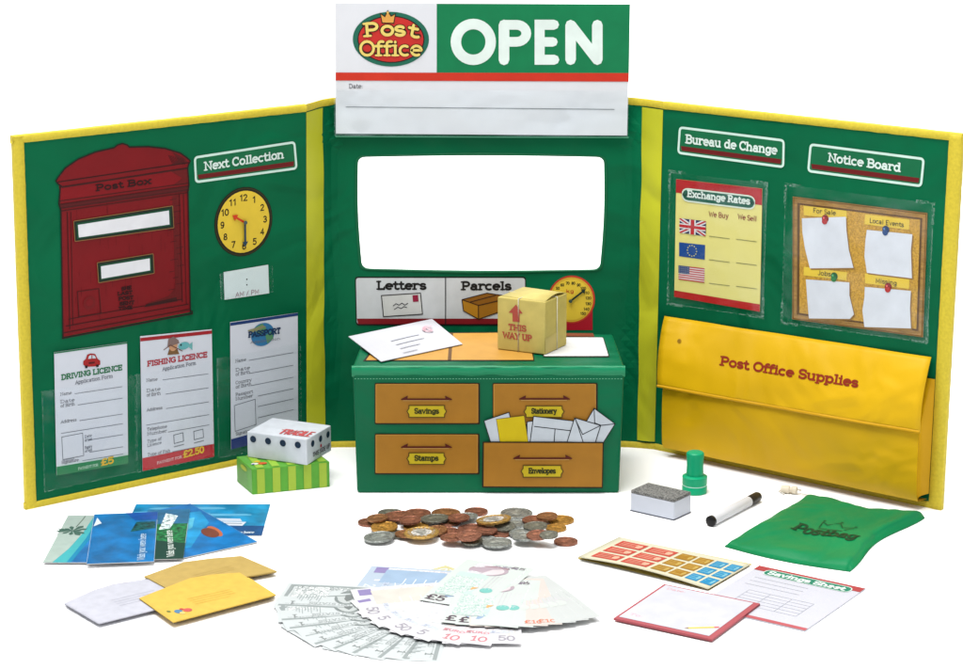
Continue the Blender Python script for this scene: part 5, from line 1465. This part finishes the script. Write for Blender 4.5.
# ================================================================ BANKNOTES
def note_mesh(kind, w, h):
    """origin at the middle of the near short end; the note runs along +x"""
    n = 12; vs = []; fs = []; th = .00009
    def zc(x, y): return .0007 * math.sin(math.pi * x / w) + .0003 * math.sin(9 * y / h)
    for l in (0, 1):
        for j in range(5):
            for i in range(n + 1):
                x = w * i / n; y = -h / 2 + h * j / 4; vs.append(Vector((x, y, zc(x, y) + th * l)))
    N2 = 5 * (n + 1)
    for j in range(4):
        for i in range(n):
            k = j * (n + 1) + i; q = (k, k + 1, k + n + 2, k + n + 1); fs.append(tuple(N2 + a for a in q)); fs.append(q[::-1])
    rim = list(range(n)) + [n + j * (n + 1) for j in range(4)] + [4 * (n + 1) + n - i for i in range(n)] + [(4 - j) * (n + 1) for j in range(4)]
    for i in range(len(rim)): a, b = rim[i], rim[(i + 1) % len(rim)]; fs.append((a, b, N2 + b, N2 + a))
    me = bpy.data.meshes.new('note_' + kind); me.from_pydata([tuple(v) for v in vs], [], fs)
    me.materials.append(mat({'dollar': (200, 206, 207), 'pound': (203, 211, 207), 'pound_pink': (208, 200, 194), 'euro': (216, 214, 219), 'euro_b': (216, 215, 219), 'euro_c': (214, 216, 218), 'euro_blue': (178, 192, 208), 'euro_yellow': (204, 198, 150), 'pound_plain': (198, 202, 201)}[kind], .6, 'paper')); me.update()
    class NS:
        def pt(s, a, b, e=0): return Vector((a, b, zc(a, b) + th + e))
    A = Art(NS(), base=.00004, step=.000016); A.px = False
    def box(x0, x1, y0, y1, col, l=1): 
        k = max(1, int((x1 - x0) / (w / 12)))
        for i in range(k):
            a = x0 + (x1 - x0) * i / k; b = x0 + (x1 - x0) * (i + 1) / k; A._poly([(a, y0), (b, y0), (b, y1), (a, y1)], col, l)
    def frame(x0, x1, y0, y1, lw, col, l=2):
        box(x0, x1, y0, y0 + lw, col, l); box(x0, x1, y1 - lw, y1, col, l); box(x0, x0 + lw, y0, y1, col, l + .3); box(x1 - lw, x1, y0, y1, col, l + .3)
    if kind == 'dollar':
        frame(.003, w - .003, -h / 2 + .003, h / 2 - .003, .003, (150, 158, 158)); frame(.0075, w - .0075, -h / 2 + .0075, h / 2 - .0075, .0006, (176, 184, 184))
        E_ = mat((140, 148, 148), .6, 'engrave')
        box(.008, w * .36, -h * .36, h * .36, E_, 1); box(w * .66, w - .008, -h * .36, h * .36, E_, 1); box(.008, w - .008, -h * .44, -h * .3, E_, 1.4)
        A.ell((w / 2, 0), .011, .015, (132, 140, 140), 3, 20); A.ell((w / 2, .001), .0085, .0115, (190, 196, 196), 4, 20)
        A._poly([(w / 2 - .004, -.011), (w / 2 + .004, -.011), (w / 2 + .003, .004), (w / 2, .009), (w / 2 - .003, .004)], (120, 126, 126), 5)
        for k in range(9): x = w * .13 + k * .0022; A._ribbon([(x, -.012 + .002 * (k % 2)), (x, .012 - .003 * (k % 3))], .0007, (160, 168, 168), 3, cap=False)
        for k in range(9): x = w * .7 + k * .0022; A._ribbon([(x, -.012 + .002 * (k % 2)), (x, .012 - .003 * (k % 3))], .0006, (150, 160, 160), 3, cap=False)
        A.text('THE UNITED STATES', (w * .24, h * .26), (w * .76, h * .26), .0046, (156, 163, 163), 3, .14)
        A.text('ONE DOLLAR', (w * .32, -h * .36), (w * .68, -h * .36), .0046, (156, 163, 163), 3, .14)
        for x, y in ((.006, h * .25), (w - .017, h * .25), (.006, -h * .4), (w - .017, -h * .4)): A.text('1', (x + .002, y), (x + .006, y), .0062, (134, 140, 140), 6, .2)
    elif kind.startswith('pound'):
        tint = {'pound': (192, 216, 208), 'pound_pink': (222, 200, 188), 'pound_plain': (208, 214, 210)}[kind]
        box(w * .3, w * .8, -h * .4, h * .4, tint, 1)
        A.ell((w * .82, -h * .12), .008, .0075, (150, 172, 200), 2, 20); A.ell((w * .8, -h * .12), .0045, .005, (180, 196, 216), 3, 20); A.ell((w * .64, h * .2), .005, .005, (120, 190, 182) if kind == 'pound' else (206, 212, 208), 3, 16); A.ell((w * .5, -h * .05), .004, .003, (150, 214, 204), 2, 12)
        box(w * .05, w * .4, -h * .3, h * .42, mat((186, 180, 190), .6, 'engrave'), 1.6)
        A.ell((w * .2, -h * .05), .012, .016, (176, 160, 170), 2, 20); A.ell((w * .21, -h * .04), .0095, .0125, (214, 204, 208), 3, 20)
        A._ribbon([(w * .12, h * .18), (w * .1, 0), (w * .12, -h * .22), (w * .2, -h * .3)], .003, (160, 132, 142), 4)
        for k in range(6): A._ribbon([(w * .3, h * .38 - k * .003), (w * .62, h * .38 - k * .003)], .0005, (206, 200, 208), 3, cap=False)
        c_ = (110, 96, 106) if kind != 'pound_pink' else (216, 120, 90)
        T_ = '£5' if kind == 'pound' else '£10'
        box(w * .4, w * .83, -h * .42, h * .42, mat({'pound': (150, 186, 176), 'pound_pink': (184, 146, 124), 'pound_plain': (140, 150, 154)}[kind], .6, 'engrave2'), 1.3)
        if kind == 'pound': A.text(T_, (w - .004, -h * .46), (w - .004, -h * .46 + .015), .0105, (84, 70, 80), 5, .18)
        if kind == 'pound_pink': A.text(T_, (w - .004, h * .2), (w - .004, h * .44), .006, c_, 5, .16)
        A.text(T_, (.009, h * .2), (.009, h * .4), .005, (110, 100, 110), 5, .18)
        A._poly([(w * .60, .004), (w * .66, 0), (w * .60, -.004)], (222, 170, 110), 5)
        A.text('BANK OF PLAY', (w * .06, h * .3), (w * .06, -h * .3), .004, (150, 140, 160), 4, .16)
    else:
        tint = {'euro': (214, 204, 202), 'euro_b': (212, 208, 200), 'euro_c': (204, 212, 212), 'euro_blue': (156, 180, 206), 'euro_yellow': (198, 186, 112)}[kind]
        box(w * .35, w * .85, -h * .4, h * .35, tint, 1)
        for k in range(4): A._ribbon([(w * .4 + k * .008, -h * .3), (w * .4 + k * .008, h * .1)] + [(w * .4 + k * .008 + .006 * t, h * .1 + .008 * math.sin(math.pi * t)) for t in (.25, .5, .75, 1)], .0008, (226, 196, 186) if kind == 'euro' else (230, 236, 240), 2, cap=False)
        box(w * .2, w * .8, -h * .25, h * .42, mat({'euro': (196, 170, 168), 'euro_b': (190, 180, 164), 'euro_c': (168, 184, 184), 'euro_blue': (120, 148, 182), 'euro_yellow': (176, 164, 100)}[kind], .6, 'engrave2'), 1.4); box(w * .1, w * .85, -h * .44, -h * .3, mat((196, 186, 190), .6, 'engrave'), 1.5); box(w - .022, w - .010, h * .0, h * .44, mat((204, 190, 192), .6, 'engrave'), 1.5)
        box(w - .015, w - .005, -h * .46, -h * .46 + .011, (140, 128, 176), 3)
        A.text({'euro': '10', 'euro_b': '50', 'euro_c': '5', 'euro_blue': '20', 'euro_yellow': '20'}[kind], (w - .005, h * .2), (w - .005, h * .42 if kind != 'euro_c' else h * .31), .0095, (204, 132, 138) if kind == 'euro' else (160, 156, 166) if kind in ('euro_b', 'euro_c') else (214, 222, 232), 4, .16)
        A.text('EURO', (w - .019, h * .1), (w - .019, h * .4), .004, (216, 140, 150) if kind == 'euro' else (210, 220, 240), 4, .2)
        for k in range(6): A.ell((w * .3 + .010 * math.cos(k), .010 * math.sin(k)), .0012, .0012, (222, 206, 150), 3, 6)
    rel = bpy.data.meshes.new('print_' + kind); rel.from_pydata([tuple(v) for v in A.v], [], A.f)
    for mm in A.m: rel.materials.append(mm)
    rel.polygons.foreach_set('material_index', A.i); rel.update()
    return me, rel
_nm = {}
def note(kind, pivot, ang, z, label, w=.096, h=.057, tilt=0):
    if kind not in _nm: _nm[kind] = note_mesh(kind, w, h)
    me, rel = _nm[kind]
    o = bpy.data.objects.new('banknote', me); COL.objects.link(o); o.location = (pivot.x, pivot.y, z); o.rotation_euler = (0, tilt, ang)
    tag(o, label, 'banknote', {'d': 'fanned play dollar notes', 'e': 'fanned play euro notes', 'p': 'fanned play pound notes'}[kind[0]])
    b = bpy.data.objects.new('note_print', rel); COL.objects.link(b); b.parent = o
ordn = ['topmost', 'second', 'third', 'fourth', 'fifth', 'sixth', 'seventh', 'eighth', 'ninth', 'lowest']
dz = .00022
# dollars: fan from the left round to the front, left ones on top
DP = g(421, 606)
N = 10
for k in range(N):
    a = R(176 + k * 9.8 + random.uniform(-1, 1)); sp = DP + Vector((random.uniform(-.002, .002), random.uniform(-.002, .002), 0))
    if k == 0: a = R(171)
    lab = 'topmost grey dollar note pointing left with its whole left end showing' if k == 0 else ('grey play dollar note, number %s down in the fan counted from the left' % ['', 'two', 'three', 'four', 'five', 'six', 'seven', 'eight', 'nine', 'ten'][k] if k < N - 1 else 'rightmost and lowest grey play dollar note at the front')
    note('dollar', sp, a, .0002 + (N - 1 - k) * dz, lab, .106, .050)
z1 = .0002 + N * dz
# euros
EP = g(482, 599)
note('euro_yellow', g(374, 604, z1), R(42), z1 - .0002, 'yellow play euro note peeping out at the back of the fans')
note('euro_blue', g(484, 588, z1), R(168), z1 + .0001, 'blue play euro note between the dollars and the top pound note')
N = 7
ek = ['pale euro note on top of the euro fan with a violet flag corner', 'second pale euro note from the left of the euro fan', 'third pale euro note from the left of the euro fan', 'middle pale euro note of the euro fan', 'third pale euro note from the right of the euro fan', 'second pale euro note from the right, its red number showing', 'rightmost pale euro note under the pounds with a red number']
for k in range(N):
    a = R(192 + k * 13.0); note(['euro_b', 'euro_c', 'euro_b', 'euro_c', 'euro', 'euro', 'euro_b'][k], EP, a, z1 + .0004 + (N - 1 - k) * dz, ek[k])
z2 = z1 + .0004 + N * dz
# pounds
N = 8
pk = ['topmost five pound note with a pale green print, its whole face showing', 'second pound note under the top five pound note', 'third pound note down with a pale green print', 'fourth pound note down with a pale pink print', 'fifth pound note down, pale pink with an orange mark', 'sixth pound note down near the right of the pound fan', 'seventh pound note down, second from the right edge', 'rightmost pound note, lowest of the pound fan']
PP = g(501, 565.5, z2); P1 = g(500, 581, z2)
for k in range(N):
    kind = ['pound', 'pound', 'pound', 'pound_pink', 'pound_pink', 'pound_plain', 'pound_plain', 'pound_plain'][k]
    if k == 0: note(kind, PP, R(-111.5), z2 + (N - 1) * dz, pk[0])
    else: note(kind, P1 + Vector((.0013 * k, .0004 * k, 0)), R(-106 + k * 5.7), z2 + (N - 1 - k) * dz, pk[k])

# ================================================================ LIGHT
w = bpy.data.worlds.new('World'); scene.world = w; w.use_nodes = True
bg = w.node_tree.nodes['Background']; bg.inputs[0].default_value = (.97, .985, 1, 1); bg.inputs[1].default_value = .52
def area(name, loc, tgt, sx, sy, power, col=(1, 1, 1)):
    l = bpy.data.lights.new(name, 'AREA'); l.shape = 'RECTANGLE'; l.size = sx; l.size_y = sy; l.energy = power; l.color = col
    o = bpy.data.objects.new(name, l); COL.objects.link(o); o.location = loc
    o.rotation_euler = (Vector(tgt) - Vector(loc)).to_track_quat('-Z', 'Y').to_euler(); return o
area('key_softbox', (-.35, 1.45, 2.2), (0, 1.8, 0), 1.7, 1.3, 78, (1, .985, .96))
area('fill_softbox', (1.6, .9, 1.7), (0, 1.85, .1), 1.0, 1.0, 7)
area('background_softbox', (0, 5.0, 3.2), (0, 5.2, 0), 5, 4, 260)

scene.render.engine = 'CYCLES'
scene.cycles.max_bounces = 8; scene.cycles.transparent_max_bounces = 12
scene.view_settings.view_transform = 'Standard'; scene.view_settings.look = 'None'; scene.view_settings.exposure = 0
scene.render.resolution_x = 1024; scene.render.resolution_y = 711
